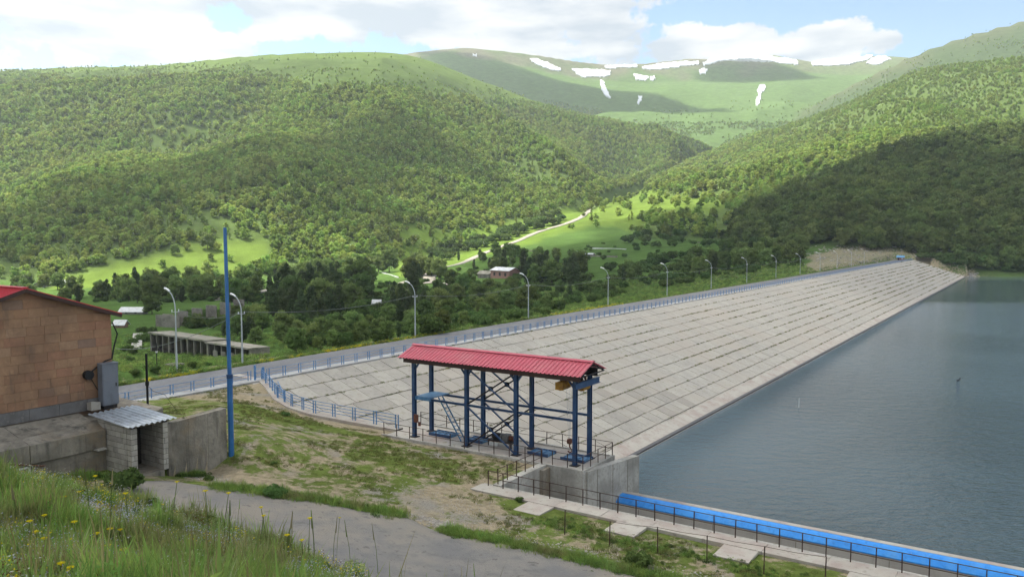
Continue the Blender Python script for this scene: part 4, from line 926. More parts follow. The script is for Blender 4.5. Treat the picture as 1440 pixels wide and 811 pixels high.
# local x = u - SU1 in [-3.3, 0], y = t - ST0 in [0, 2.4]
HT = 2.72; CH = .3; NC_ = 9
def wall_top(x): return HT + (-x) * .06        # roof rises away from the doorway
def blockwall(axis, fixed0, fixed1, a, b, seed, step=.62):
    r = random.Random(seed)
    for c in range(NC_ + 2):
        p = a - (step * .5 if c % 2 else 0)
        while p < b - .01:
            L = step * r.choice([.8, 1, 1.2]); q0 = max(p, a); q1 = min(p + L, b)
            if b - q1 < .12: q1 = b
            p = p + L if q1 < b else b
            z0 = c * CH; xm = (q0 + q1) / 2 if axis == 'x' else (fixed0 + fixed1) / 2; z1 = min(z0 + CH, wall_top(min(0, xm)))
            if z1 - z0 < .08 or q1 - q0 < .06: continue
            g = .014; j = r.uniform(0, .015); mb = MB()
            if axis == 'x': mb.span((q0 + g, fixed0 - j, z0 + g), (q1 - g, fixed1 + j * .3, z1 - g))
            else: mb.span((fixed0 - j, q0 + g, z0 + g), (fixed1 + j, q1 - g, z1 - g))
            part(sh, 'block', mb, r.choices(BLK, [4, 3, 1])[0])
blockwall('x', .0, .30, -3.3, -.44, 1); blockwall('x', 1.9, 2.2, -3.3, -.44, 2)
blockwall('y', -.42, 0, 0, .36, 3, .36); blockwall('y', -.42, 0, 1.88, 2.2, 4, .32)
mb = MB(); mb.span((-3.28, .02, 0), (-.43, .285, HT)); mb.span((-3.28, 1.915, 0), (-.43, 2.185, HT)); mb.span((-.4, .02, 0), (-.02, .34, HT - .02)); mb.span((-.4, 1.9, 0), (-.02, 2.18, HT - .02)); part(sh, 'mortar_core', mb, MT['block_mortar'])
mb = MB(); mb.span((-3.3, .3, 0), (-2.2, 1.9, HT + .1)); part(sh, 'back_wall', mb, MT['shade_in'])
mb = MB(); mb.span((-2.2, .3, -.6), (.05, 1.9, .02)); part(sh, 'floor', mb, MT['conc_old'])
for y in (0.1, 2.05):
    mb = MB(); mb.beam((.12, y, HT + .06), (-3.4, y, HT + .27), .1, .09); part(sh, 'roof_beam', mb, MT['brown_wood'])
mb = MB(); mb.span((-.2, -.12, HT + .005), (-.02, 2.3, HT + .06)); part(sh, 'lintel', mb, MT['conc_old'])
for k0 in range(3):     # corrugated sheets, waves run down the slope
    ya = -.3 + k0 * .95; nw = 3; prof = []; pitch = .98 / nw
    for r in range(nw * 6 + 1): prof.append((ya + r * pitch / 6, .045 * math.sin(2 * math.pi * r / 6)))
    x0, x1 = .3, -3.75; z0 = HT + .15 + .012 * k0; vs = []
    for x in (x0, x1): vs += [(x, p[0], z0 + (x0 - x) * .06 + p[1]) for p in prof]
    vs += [(p[0], p[1], p[2] - .012) for p in vs]; n_ = len(prof); fs = [(i, i + 1, n_ + i + 1, n_ + i) for i in range(n_ - 1)] + [(2 * n_ + i, 3 * n_ + i, 3 * n_ + i + 1, 2 * n_ + i + 1) for i in range(n_ - 1)] + [(i, 2 * n_ + i, 2 * n_ + i + 1, i + 1) for i in range(n_ - 1)] + [(0, n_, 3 * n_, 2 * n_)]
    mb = MB(); mb.add(vs, fs); part(sh, 'tin_sheet', mb, MT['tin'], smooth=False)
# retaining wall right of the shed
rw = thing('retaining_wall', 'stained grey concrete retaining wall between shed and blue pole', 'wall', D(-40.9, 26.3, 1.9))
for i in range(3):
    mb = MB(); a = i * 1.3; zz0 = 3.2 + .07 * i; mb.prism([(-.45, a), (.1, a), (.1, a + 1.285), (-.45, a + 1.285)], -1.2, [zz0, zz0, zz0 + .07, zz0 + .07]); part(rw, 'wall_section', mb, MT['conc_old'])
# tall blue pole
pl = thing('blue_pole', 'tall thin blue steel pole at the end of the retaining wall', 'pole', D(-40.75, 30.45, 1.6))
mb = MB(); Ytop = (D(-40.75, 30.45)).y; zt = Py(309, 320, Ytop).z - 1.6
mb.tube([(0, 0, -.5), (0, 0, 5.6)], .165, 10); part(pl, 'lower_tube', mb, MT['blue_pole'])
mb = MB(); mb.tube([(0, 0, 5.6), (-.12, 0, zt)], .125, 10, .10); part(pl, 'upper_tube', mb, MT['blue_pole'])
mb = MB(); mb.tube([(0, 0, 5.5), (0, 0, 5.75)], .19, 10); part(pl, 'collar', mb, MT['blue'])
# thin dark poles by the road
p_ = Pz(208, 577, 4.2); gz = float(H(p_.x, p_.y)); 
bk = thing('black_post', 'black iron post with a dangling wire just right of the grey cabinet', 'post', (p_.x, p_.y, gz)); mb = MB(); top = Py(208, 497, p_.y).z - gz; mb.tube([(0, 0, -.3), (0, 0, top)], .075, 8); part(bk, 'post_tube', mb, MT['black'])
mb = MB(); mb.tube([(0, 0, top * .5), (0, 0, top * .56)], .12, 8); part(bk, 'clamp', mb, MT['black'])
mb = MB(); mb.tube([(.05, 0, top * .5), (.5, .1, top * .42), (1.5, .3, top * .38), (2.6, .4, top * .15)], .015, 4); part(bk, 'wire', mb, MT['black'])
p_ = Pz(221, 522, -.6); gz = float(H(p_.x, p_.y)); bk = thing('black_post', 'thin black post with white insulator standing beyond the road', 'post', (p_.x, p_.y, gz)); mb = MB(); top = Py(221, 482, p_.y).z - gz; mb.tube([(0, 0, -.3), (0, 0, top)], .06, 8); part(bk, 'post_tube', mb, MT['black'])
mb = MB(); mb.tube([(0, 0, top * .62), (0, 0, top * .68)], .14, 8); part(bk, 'insulator', mb, MT['white'])
p_ = Pz(246, 519, -.4); gz = float(H(p_.x, p_.y)); mh = thing('manhole', 'low round concrete manhole with slab lid beyond the road', 'manhole', (p_.x, p_.y, gz)); mb = MB(); mb.tube([(0, 0, -.3), (0, 0, .35)], .6, 14); part(mh, 'ring', mb, MT['conc']); mb = MB(); mb.span((-.85, -.8, .352), (.85, .8, .5)); part(mh, 'lid', mb, MT['conc_old'])

# ------------------------------------------------------------------ street lamps along the crest
LAMPS = [(249, 525), (341, 511), (584, 476), (743, 448.5), (855, 431), (938, 416.5), (1000, 407), (1050, 398.5), (1091, 392), (1125, 386), (1153, 381.5), (1177, 377.5), (1197, 374), (1215, 371)]
LBL = ['nearest the brown building', 'just behind the tall blue pole', 'behind the left end of the red roof', 'above the middle of the red roof',
       'first to the right of the red gantry roof', 'second to the right of the red gantry roof', 'third right of the gantry roof', 'fourth right of the gantry roof', 'fifth right of the gantry roof',
       'just before the bare earth slope', 'second of the lamps by the bare earth slope', 'third of the lamps by the bare earth slope', 'fourth of the lamps by the bare earth slope', 'farthest of the row, near the blue-roofed hut']
tops = []
HL = 8.55
for i, ((x, y), lb) in enumerate(zip(LAMPS, LBL)):
    if i == 0: p_ = Pz(x, y, -.2); u, t = UT(p_.x, p_.y); hs = 1.12
    else: p_ = Pz(x, y, 0); u, t = UT(p_.x, p_.y); u = -81.2; d0 = ray(x, y); t = u / (d0[0] * QX + d0[1] * QY) * (d0[0] * AX + d0[1] * AY); hs = 1.0
    P0 = D(u, t, 0); z0 = float(H(P0.x, P0.y))
    lp = thing('street_lamp', 'curved grey street lamp ' + lb + '', 'street lamp', (P0.x, P0.y, z0), group='street lamps along the dam crest')
    n8 = 8 if i < 7 else 5; h = HL * hs; r0 = .09
    mb = MB(); mb.tube([(0, 0, -.3), (0, 0, 2.2)], r0 * 1.35, n8); part(lp, 'base_tube', mb, MT['lamp'])
    mb = MB(); mb.tube([(0, 0, 2.2), (0, 0, h * .76)], r0, n8, r0 * .85); part(lp, 'pole', mb, MT['lamp'])
    mb = MB(); arm = [(0, 0, h * .76), (-.06, 0, h * .82), (-.26, 0, h * .885), (-.65, 0, h * .945), (-1.15, 0, h * .985)]; mb.tube(arm, r0 * .8, n8, r0 * .6); part(lp, 'arm', mb, MT['lamp'])
    mb = MB(); mb.tube([(-1.05, 0, h * .98), (-1.35, 0, h * .998), (-1.7, 0, h * 1.01), (-1.95, 0, h * 1.012)], .11, 8, .13); part(lp, 'lamp_head', mb, MT['lamp_head'])
    mb = MB(); mb.beam((-.1, -.45, h * .735), (.1, .45, h * .735), .06, .07); o = part(lp, 'crossarm', mb, MT['lamp'])
    for s in (-1, 1): mb = MB(); mb.tube([(s * .08, s * .38, h * .74), (s * .08, s * .38, h * .765)], .05, 6); part(o, 'insulator', mb, MT['lamp_head'])
    tops.append((P0, z0 + h * .765))
for i in range(len(tops) - 1):
    for s in (-1, 1):
        (a, za), (b, zb) = tops[i], tops[i + 1]; off = Vector((QX, QY, 0)) * .08 * s + Vector((AX, AY, 0)) * .38 * s; pts = []
        for k_ in range(11):
            f = k_ / 10; q = a.lerp(b, f) + off; q.z = za + (zb - za) * f - .9 * 4 * f * (1 - f); pts.append(q)
        mb = MB(); o0 = pts[0]; mb.tube([q - o0 for q in pts], .014, 4)
        w_ = ob('overhead_wire', mb.mesh('overhead_wire', MT['wire']), None, o0)
        tag(w_, ('far' if s > 0 else 'near') + ' wire going right from lamp ' + LBL[i], 'wire', 'wires along the lamps')
a, za = tops[1]; q1 = Py(163, 490, 150.); pts = []
for k_ in range(13):
    f = k_ / 12; q = Vector((a.x, a.y, za)).lerp(q1, f); q.z -= 2.0 * 4 * f * (1 - f) * .8; pts.append(q - Vector((a.x, a.y, za)))
mb = MB(); mb.tube(pts, .04, 5); tag(ob('overhead_wire', mb.mesh('overhead_wire', MT['wire']), None, (a.x, a.y, za)), 'thick pale cable slanting down left from the lamp behind the blue pole', 'wire')

# ------------------------------------------------------------------ far end hut
p_ = Pz(1270, 368.5, 0); u, t = UT(p_.x, p_.y)
ht = thing('gate_hut', 'tiny hut with light blue roof at the far end of the dam', 'hut', D(-76, 575, 0)); ht.scale = (.62, .62, .7)
mb = MB(); mb.span((-3, -2, -.2), (3, 2, 2.6)); part(ht, 'wall', mb, MT['pinkwall'])
mb = MB(); mb.extr([(-3, 2.6), (3, 2.6), (0, 4.3)], -4, 3.6, 'x'); part(ht, 'roof', mb, MT['blue_roof'])
mb = MB(); mb.span((-2.6, -2.06, 0), (-1.3, -2.0, 2.1)); part(ht, 'door', mb, MT['black'])
mb = MB(); mb.span((1, -2.06, 1), (2.2, -2.0, 2)); part(ht, 'window', mb, MT['white'])

# ------------------------------------------------------------------ buildings and ruins in the valley
def vbuild(name, label, cat, xl, yl, xr, yr, group=None):
    a = G(xl, yl, 90, 1500); b = G(xr, yr, 90, 1500); d = b - a; L = Vector((d.x, d.y)).length; ang = math.atan2(d.y, d.x)
    return thing(name, label, cat, (a.x, a.y, min(a.z, b.z)), ang, group), L, b.z - a.z
a = Py(213, 492, 188); b = Py(353, 508, 163); d = b - a; L = Vector((d.x, d.y)).length; ang = math.atan2(d.y, d.x)
ga = thing('garage_row', 'long low ruined garage row with open dark bays beyond the road', 'garage', (a.x, a.y, a.z - .3), ang)
def garage(x0, x1, z, h, nb, dep):
    mb = MB(); mb.span((x0, dep - .3, z), (x1, dep, z + h)); part(ga, 'back_wall', mb, MT['conc_old'])
    mb = MB(); mb.prism([(x0 - .4, -.6), (x1 + .4, -.6), (x1 + .4, dep + .2), (x0 - .4, dep + .2)], z + h + .001, [z + h + .38, z + h + .38, z + h + .12, z + h + .12]); part(ga, 'roof_slab', mb, MT['roof_rubble'])
    for i in range(nb + 1):
        x = x0 + (x1 - x0) * i / nb; ww = .32 if i % 3 else .5
        mb = MB(); mb.span((x - ww / 2, -.1, z - .6), (x + ww / 2, .4, z + h)); part(ga, 'pillar', mb, MT['stone_wall'])
        if i < nb: mb = MB(); mb.span((x + .2, .5, z), (x + (x1 - x0) / nb - .2, .6, z + h)); part(ga, 'bay_shadow_wall', mb, MT['shade_in']) if False else None
        if 0 < i < nb and i % 2 == 0: mb = MB(); mb.span((x - .1, .4, z), (x + .1, dep - .3, z + h)); part(ga, 'partition', mb, MT['conc_old'])
    mb = MB(); mb.span((x0, .0, z - .8), (x1, dep, z + .02)); part(ga, 'floor', mb, MT['shade_in'])
garage(0, L * .60, .9, 3.4, 9, 5)
garage(L * .605, L - .2, 1.7, 2.3, 6, 4.4)
mb = MB(); mb.span((-.3, -.1, 0), (-.02, 5, 3.8)); part(ga, 'end_wall', mb, MT['stone_wall']); mb = MB(); mb.span((L - .18, -.2, .4), (L + .1, 4.5, 3.95)); part(ga, 'end_wall', mb, MT['stone_wall'])
for i in range(4):
    x = L * .66 + i * 3.1; mb = MB(); mb.span((x, -.25, .6), (x + 1.7, -.11, 2.7)); part(ga, 'low_wall', mb, MT['stone_wall'])
mb = MB()
for i in range(7): mb.beam((L + .6 + i * .4, -1.5, 1.3), (L + 1.6 + i * .5, 1.5, 2.6 + (i % 3) * .6), .12, .12)
o = ob('fallen_beams', mb.mesh('fallen_beams', MT['stone_wall']), None, (a.x, a.y, a.z - .3), ang); tag(o, 'heap of pale fallen beams at the right end of the garage row', 'beams', None, 'stuff')
# roofless ruin
rn, L, dz = vbuild('ruined_wall', 'roofless ruin with stepped pale walls left of the blue pole', 'ruin', 219, 459, 252, 461)
sc_ = L / 33.0
mb = MB(); mb.span((0, 0, -.5), (L, .4, 13 * sc_)); part(rn, 'front_wall', mb, MT['stone_wall'])
for i in range(6):
    mb = MB(); x = L * (.25 + i * .28); mb.span((x, .5 + i * 3.4, -1), (x + L * .42, 1.0 + i * 3.4, (14 + i * 2.6) * sc_)); part(rn, 'cross_wall', mb, MT['stone_wall'])
def house(name, label, xl, yl, xr, yr, hw, hr, dep, wall, roof, ov=.5, win=0, group=None, cat='house'):
    h_, L, dz = vbuild(name, label, cat, xl, yl, xr, yr, group); s = L / max(8, (xr - xl)); H1 = hw * s; H2 = hr * s; DP = dep * s
    mb = MB(); mb.extr([(0, -1), (0, H1), (DP / 2, H1 + H2), (DP, H1), (DP, -1)], 0, L, 'x'); part(h_, 'wall', mb, wall)
    sl_ = H2 / (DP / 2)
    for s0 in (0, 1):
        y0 = -ov if s0 == 0 else DP + ov; mb = MB(); mb.extr([(y0, H1 - ov * sl_ + .06), (DP / 2, H1 + H2 + .06), (DP / 2, H1 + H2 + .22), (y0, H1 - ov * sl_ + .22)], -ov, L + ov, 'x'); part(h_, 'roof', mb, roof)
    for i in range(win):
        x = L * (i + .7) / (win + .4); mb = MB(); mb.span((x - L * .05, -.05, H1 * .35), (x + L * .05, -.001, H1 * .75)); part(h_, 'window', mb, MT['black'])
    return h_
house('village_house', 'tiny white-roofed cottage among the dark trees left of centre', 524, 431, 534, 431, 5, 4, 9, MT['pinkwall'], MT['pale_roof'], win=1)
house('village_house', 'long pale-roofed house half hidden behind tall trees, above the cottage', 474, 388, 498, 384, 3, 3.2, 10, MT['stone_wall'], MT['pale_roof'], win=2)
house('farm_building', 'long pink farm building with a bright white roof strip', 690, 391, 716, 392, 7, 2.4, 12, MT['pinkwall'], MT['pale_roof'], win=3)
house('farm_building', 'old brown walled barn with dark roof left of the white strip roof', 672, 391, 688, 391, 5, 3, 10, MT['stone_wall'], MT['roof_rubble'])
house('village_house', 'white-roofed house showing over the right end of the brown building', 168, 442, 200, 442, 4, 5, 16, MT['stone_wall'], MT['pale_roof'], win=2)
house('village_house', 'small house with grey roof just right of the brown building gable', 160, 461, 174, 461, 5, 5, 12, MT['pinkwall'], MT['pale_roof'], win=1)
house('farm_building', 'far flat white shed on the green slope near the bend track', 822, 361, 833, 361, 3, 1, 6, MT['stone_wall'], MT['pale_roof'])
house('farm_building', 'low long greenhouse ruin with pale walls below the lit meadow', 60, 404, 96, 400, 3, 2, 9, MT['stone_wall'], MT['pale_roof'])
for i, (xl, yl, xr, yr) in enumerate([(744, 353, 758, 354), (833, 350, 880, 351), (818, 360, 868, 362), (976, 342, 990, 341), (535, 383, 560, 391)]):
    h_, L, dz = vbuild('farm_wall', ['short pale wall piece by the valley road', 'upper long pale wall on the green valley slope', 'lower long pale wall on the green valley slope', 'short pale wall high above the crest road', 'slanting white pipe or wall among the trees beyond the gantry'][i], 'wall', xl, yl, xr, yr)
    mb = MB(); mb.span((0, 0, -.8), (L, .5, 1.1 if i < 4 else .9)); part(h_, 'wall_body', mb, MT['pale_roof'] if i in (1, 4) else MT['stone_wall'])
# concrete track strips left of the garages
for i in range(3):
    a = G(187 + i * 4.5, 491, 90, 600); b = G(190 + i * 4, 470, 90, 600)
    mb = MB(); d = b - a; mb.beam(Vector((0, 0, .15)), d + Vector((0, 0, .25)), 1.0, .3)
    tag(ob('concrete_strip', mb.mesh('concrete_strip', MT['conc']), None, a), 'pale concrete ramp strip in the grass, %s of three' % ['leftmost', 'middle', 'rightmost'][i], 'ramp', 'ramp strips left of the garages')

# ------------------------------------------------------------------ valley tracks
def track(name, pts, width, m, y1=1500):
    P = []
    for x, y in pts:
        g = G(x, y, 90, y1)
        if g is not None: P.append(Vector((g.x, g.y)))
    Q = []
    for a, b in zip(P[:-1], P[1:]):
        n = max(1, int((b - a).length / 5)); Q += [a.lerp(b, i / n) for i in range(n)]
    Q.append(P[-1]); Q = [sum((Q[min(max(i + k, 0), len(Q) - 1)] for k in range(-3, 4)), Vector((0, 0))) / 7 for i in range(len(Q))]
    rows = []
    for i, q in enumerate(Q):
        d = (Q[min(i + 1, len(Q) - 1)] - Q[max(i - 1, 0)])
        if d.length < 1e-6: continue
        d.normalize(); nrm = Vector((-d.y, d.x)); w_ = width * (1 + .3 * (random.random() - .5)); rows.append([tuple(q + nrm * w_ * (j / 4 - .5)) for j in range(5)])
    struct(name, drape(name, rows, m, .45, 1.2))
track('valley_road', [(560, 400), (640, 373), (672, 360), (700, 348), (726, 340), (745, 331), (770, 322), (800, 314), (818, 306), (827, 299), (829, 293), (826, 289)], 7, MT['gravel'])
track('valley_track', [(602, 400), (603, 390), (608, 384), (614, 381)], 9, MT['gravel'])
track('valley_track', [(611, 398), (622, 400), (640, 401)], 5, MT['gravel'])
track('valley_track', [(285, 424), (310, 420), (340, 416), (380, 408), (440, 400)], 5, MT['gravel'])

# ------------------------------------------------------------------ tree meshes
def ico(sub):
    bm = bmesh.new(); bmesh.ops.create_icosphere(bm, subdivisions=sub, radius=1); v = np.array([p.co[:] for p in bm.verts]); f = np.array([[q.index for q in p.verts] for p in bm.faces]); bm.free(); return v, f
ICO1 = ico(1); ICO2 = ico(2)
def crown_mesh(name, seed, lobes, nleaf, leaf, m, core=.74, sub=1):
    """lobes: (centre, radii); small leaf-clump faces spread through and over each lobe round a darker broken core"""
    r = np.random.default_rng(seed); V = []; Fq = []; o = 0
    vi, fi = ICO1 if sub == 1 else ICO2
    for c, R in lobes:
        c = np.array(c); R = np.array(R); d = vi * (core * (1 + .22 * (r.random((len(vi), 1)) - .5))) * R + c; V.append(d); Fq.append(fi + o); o += len(d)
    k = max(1, nleaf // len(lobes))
    for c, R in lobes:
        c = np.array(c); R = np.array(R); n = r.normal(size=(k, 3)); n[:, 2] = np.abs(n[:, 2]) * 1.0 - .45 * r.random(k); n /= np.linalg.norm(n, axis=1)[:, None]
        p = c + n * R * (.78 + .34 * r.random((k, 1)) ** .7)
        nn = n + .75 * r.normal(size=(k, 3)); nn /= np.linalg.norm(nn, axis=1)[:, None]; a = np.cross(nn, r.normal(size=(k, 3))); a /= np.linalg.norm(a, axis=1)[:, None]; b = np.cross(nn, a)
        s = leaf * (.6 + .8 * r.random((k, 1)))
        for w0, w1 in ((1, 0), (-.5, .85), (-.5, -.85)): V.append(p + a * s * w0 + b * s * w1)
        idx = np.arange(k); Fq.append(np.stack([o + idx, o + k + idx, o + 2 * k + idx], 1)); o += 3 * k
    return bigmesh(name, np.concatenate(V), np.concatenate(Fq), m)
def round_lobes(seed, h=8., w=3.5, n=8, base=.06):
    r = random.Random(seed); L = [((0, 0, h * .52), (w * .78, w * .78, h * .36))]
    for i in range(n):
        a = i * 2.4 + r.random(); q = (i + .5) / n; z = h * (base + .12 + (.84 - base) * q); rad = w * math.sqrt(max(.1, 1 - (q * 1.25 - .35) ** 2)) * .62
        s = w * r.uniform(.34, .52); L.append(((math.cos(a) * rad, math.sin(a) * rad, z), (s, s, s * r.uniform(.8, 1.05))))
    return L
def tall_lobes(seed, h=10., w=1.7, n=8):
    r = random.Random(seed); L = []
    for i in range(n):
        q = i / (n - 1); s = w * (.62 + .9 * q - 1.15 * q * q) * r.uniform(.8, 1.2); L.append(((r.uniform(-.6, .6), r.uniform(-.6, .6), h * (.10 + .82 * q)), (s, s, h * .12)))
    return L
def bush_lobes(seed, h=3., w=2.):
    r = random.Random(seed); L = []
    for i in range(6):
        a = i * 1.3 + r.random(); s = w * r.uniform(.38, .6); L.append(((math.cos(a) * w * .5, math.sin(a) * w * .5, h * r.uniform(.28, .62)), (s, s, s * .9)))
    return L
def trunk_mesh(seed, h, r0):
    r = random.Random(seed); mb = MB(); mb.tube([(0, 0, -.6), (r.uniform(-.1, .1), 0, h * .3), (r.uniform(-.2, .2), r.uniform(-.2, .2), h * .8)], r0, 6, r0 * .3)
    for i in range(4):
        a = r.random() * 6.28; z = h * (.28 + .13 * i); mb.tube([(0, 0, z), (math.cos(a) * h * .12, math.sin(a) * h * .12, z + h * .10), (math.cos(a) * h * .2, math.sin(a) * h * .2, z + h * .22)], r0 * .45, 4, r0 * .15)
    return mb.mesh('trunk', MT['bark'])
FAR = [crown_mesh('forest_tree', i, round_lobes(i, 8.5, 3.7 + .3 * (i % 3), 6), 110, .75, MT['leaf_far'], .8) for i in range(5)] + [crown_mesh('forest_tree', 20 + i, tall_lobes(i, 9.5, 2.3, 5), 80, .7, MT['leaf_far'], .8) for i in range(2)]
DEEP = [crown_mesh('forest_tree', 40 + i, round_lobes(40 + i, 9, 4.2 + .3 * (i % 3), 8), 260, .65, MT['leaf_deep'], .8) for i in range(5)]
NEAR = [crown_mesh('crown', 60 + i, round_lobes(60 + i, 9, 3.8 + .3 * (i % 3), 10), 900, .42, MT['leaf_near'], .78) for i in range(5)]
DARK = [crown_mesh('crown', 80 + i, tall_lobes(80 + i, 11, 2.2, 9), 900, .38, MT['leaf_dark'], .78) for i in range(4)]
BUSH = [crown_mesh('bush_foliage', 100 + i, bush_lobes(100 + i), 500, .26, MT['leaf_bush'], .75) for i in range(4)]
TRK = [trunk_mesh(i, 9, .26) for i in range(5)]; TRKD = [trunk_mesh(i + 9, 11, .2) for i in range(4)]

# ------------------------------------------------------------------ forests on the hills
def scatter(a0, a1, y0, y1, spacing, seed):
    r = np.random.default_rng(seed); area = (a1 - a0) * (y1 ** 2 - y0 ** 2) / 2; n = int(area / spacing ** 2)
    Y = np.sqrt(r.uniform(y0 ** 2, y1 ** 2, n)); X = r.uniform(a0, a1, n) * Y; return X, Y, r
P_all = []
X, Y, r = scatter(-.86, .92, 520, 2150, 5.3, 1)
Z, K, T = H(X, Y, ids=True); px, py = pix(X, Y, Z)
jit = fbm(X / 70, Y / 70, 61, 4); clump = fbm(X / 28, Y / 28, 66, 3)
den = np.zeros(len(X))
treeline = np.interp(px, [0, 130, 250, 330, 400, 480, 560, 640, 700, 760, 1000], [101, 104, 100, 100, 106, 112, 116, 128, 132, 148, 180])
a = K == 2; den[a] = 1; den[a & (py < treeline + 14 * (jit - .5) * 2)] = .10; den[a & (py < treeline - 10)] = .012
den[a & (jit < .36)] *= .35; den[a & inpoly(px, py, [(400, 95), (560, 100), (470, 125), (420, 118)])] = .15
a = K == 5; den[a] = np.where(clump[a] > .24, 1, .4); den[a & (T > .93)] *= 1
den[a & (px < 1120) & (py > 268 + .0 * px) & (px > 860)] *= np.where(clump[a & (px < 1120) & (py > 268) & (px > 860)] > .5, .8, .22)
den[(K == 6)] = .62; den[K == 5] *= .62
j8 = px + 24 * (jit - .5); k8 = py + 14 * (clump - .5)
den[inpoly(j8, k8, MEADOW_L)] = .015; den[inpoly(j8, k8, MEADOW_R)] = .04
den[inpoly(px, py, [(560, 296), (640, 326), (830, 282), (850, 300), (745, 350), (640, 378), (560, 398)]) & (clump < .60)] *= .25
u_, t_ = UT(X, Y); den[(t_ < 604) & (K == 6)] = 0; den[(K == 6) & (Z < -7)] = 0
keep = (r.random(len(X)) < den) & (px > -260) & (px < 1760)
X, Y, Z, K, T, px, py, clump = [q[keep] for q in (X, Y, Z, K, T, px, py, clump)]
# K==4 and the low dark scrub on the far mountain
X2, Y2, r2 = scatter(-.1, .66, 2050, 3000, 8, 5); Z2, K2, T2 = H(X2, Y2, ids=True); qx, qy = pix(X2, Y2, Z2); c2 = fbm(X2 / 90, Y2 / 90, 31, 4)
m = (K2 == 3) & (((qy > 118 + (qx - 640) * .22 - 6) & (qx > 620) & (qx < 980) & (c2 > .40)) | ((qy > 172) & (c2 > .45))) & (r2.random(len(X2)) < .8)
m |= (K2 == 3) & (Y2 < 2950) & (r2.random(len(X2)) < .05 * (c2 > .5)); m |= (K2 == 4) & (r2.random(len(X2)) < np.where(c2 > .47, .5, .06) * np.where(T2 > .8, .25, 1))
X2, Y2, Z2, K2, c2 = X2[m], Y2[m], Z2[m], K2[m], c2[m]
is3 = K == 6
scl = r.uniform(.6, 1.2, len(X)) * (.8 + .45 * clump) * np.where(py < treeline[keep] + 8, .5, 1); rot = r.uniform(0, 6.28, len(X))
scl = scl * np.where(K == 6, 1.3, np.where(K == 5, 1.15, .88))
size = 8.5 * scl / np.hypot(X, Y) * F
vis = np.ones(len(X), bool)
# the largest 300 as things of their own
order = np.argsort(-np.where((px > 5) & (px < 1435) & (py > 20) & (py < 395), size, 0))[:300]; sel = np.zeros(len(X), bool); sel[order] = True
def lab(i):
    if K[i] == 6: return 'leafy dark tree in the shaded wood above the far shore of the lake'
    if K[i] == 2: return 'rounded spring-green tree at the foot of the big wooded slope'
    return 'small rounded tree on the open slope at the head of the valley'
for i in order:
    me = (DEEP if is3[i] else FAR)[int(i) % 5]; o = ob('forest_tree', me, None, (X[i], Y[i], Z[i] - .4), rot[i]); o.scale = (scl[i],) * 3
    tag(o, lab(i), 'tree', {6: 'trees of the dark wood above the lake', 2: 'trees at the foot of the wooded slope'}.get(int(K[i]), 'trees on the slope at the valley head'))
m = ~sel & ~is3; P = np.stack([X, Y, Z - .5], 1)
idx = np.where(r.random(len(X)) < .12, r.integers(5, 7, len(X)), r.integers(0, 5, len(X)))
instancer('slope_forest', P[m], scl[m], rot[m], idx[m], FAR, 'spring-green leafy forest covering the valley slopes', 'forest')
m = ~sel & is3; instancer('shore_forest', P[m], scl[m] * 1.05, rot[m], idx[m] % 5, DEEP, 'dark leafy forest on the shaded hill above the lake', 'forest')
if len(X2): instancer('mountain_scrub', np.stack([X2, Y2, Z2 - .5], 1), np.where(K2 == 4, .55, .62) * (.7 + .5 * c2), X2 * 7, (np.abs(X2 * 13).astype(int)) % 5, FAR, 'low dark scrub on the far mountain side', 'scrub')
print('forest', len(X), len(X2))

# ------------------------------------------------------------------ valley trees, each a thing of its own
rt = random.Random(21)
PROTO = {}
def make_tree(kind, i):
    if (kind, i) in PROTO: return None
def valley_tree(g, hpx, kind, label, group):
    s = hpx * g.y / F / (9.6 if kind == 'round' else 11.6)
    o = ob('leafy_tree' if kind == 'round' else 'slender_tree', None, None, (g.x, g.y, g.z - .1), rt.random() * 6.28); s *= rt.uniform(.94, 1.06); o.scale = (s * rt.uniform(.9, 1.15), s * rt.uniform(.9, 1.15), s)
    tag(o, label, 'tree', group); i = rt.randrange(4 if kind != 'round' else 5)
    ob('trunk', (TRK if kind == 'round' else TRKD)[i], o); ob('crown', (NEAR if kind == 'round' else DARK)[i], o); return o
def shrub(g, hpx, label, group, name='shrub'):
    s = hpx * g.y / F / 2.9; o = ob(name, BUSH[rt.randrange(4)], None, (g.x, g.y, g.z - .1), rt.random() * 6.28); o.scale = (s * rt.uniform(.9, 1.3), s * rt.uniform(.9, 1.3), s); tag(o, label, 'shrub', group); return o
def ORD(n): return '%d%s' % (n, 'th' if 10 < n % 100 < 14 else {1: 'st', 2: 'nd', 3: 'rd'}.get(n % 10, 'th'))
AVOID = [(521, 537, 416, 431), (688, 718, 379, 393), (674, 688, 382, 391), (165, 203, 429, 443), (160, 177, 449, 462), (219, 262, 438, 462), (533, 562, 381, 392), (601, 616, 383, 400), (183, 200, 468, 492)]
def blocks(x, y, h, w): return any(y > d - 3 and y - h < (c + d) / 2 and x + w > a and x - w < b for a, b, c, d in AVOID)
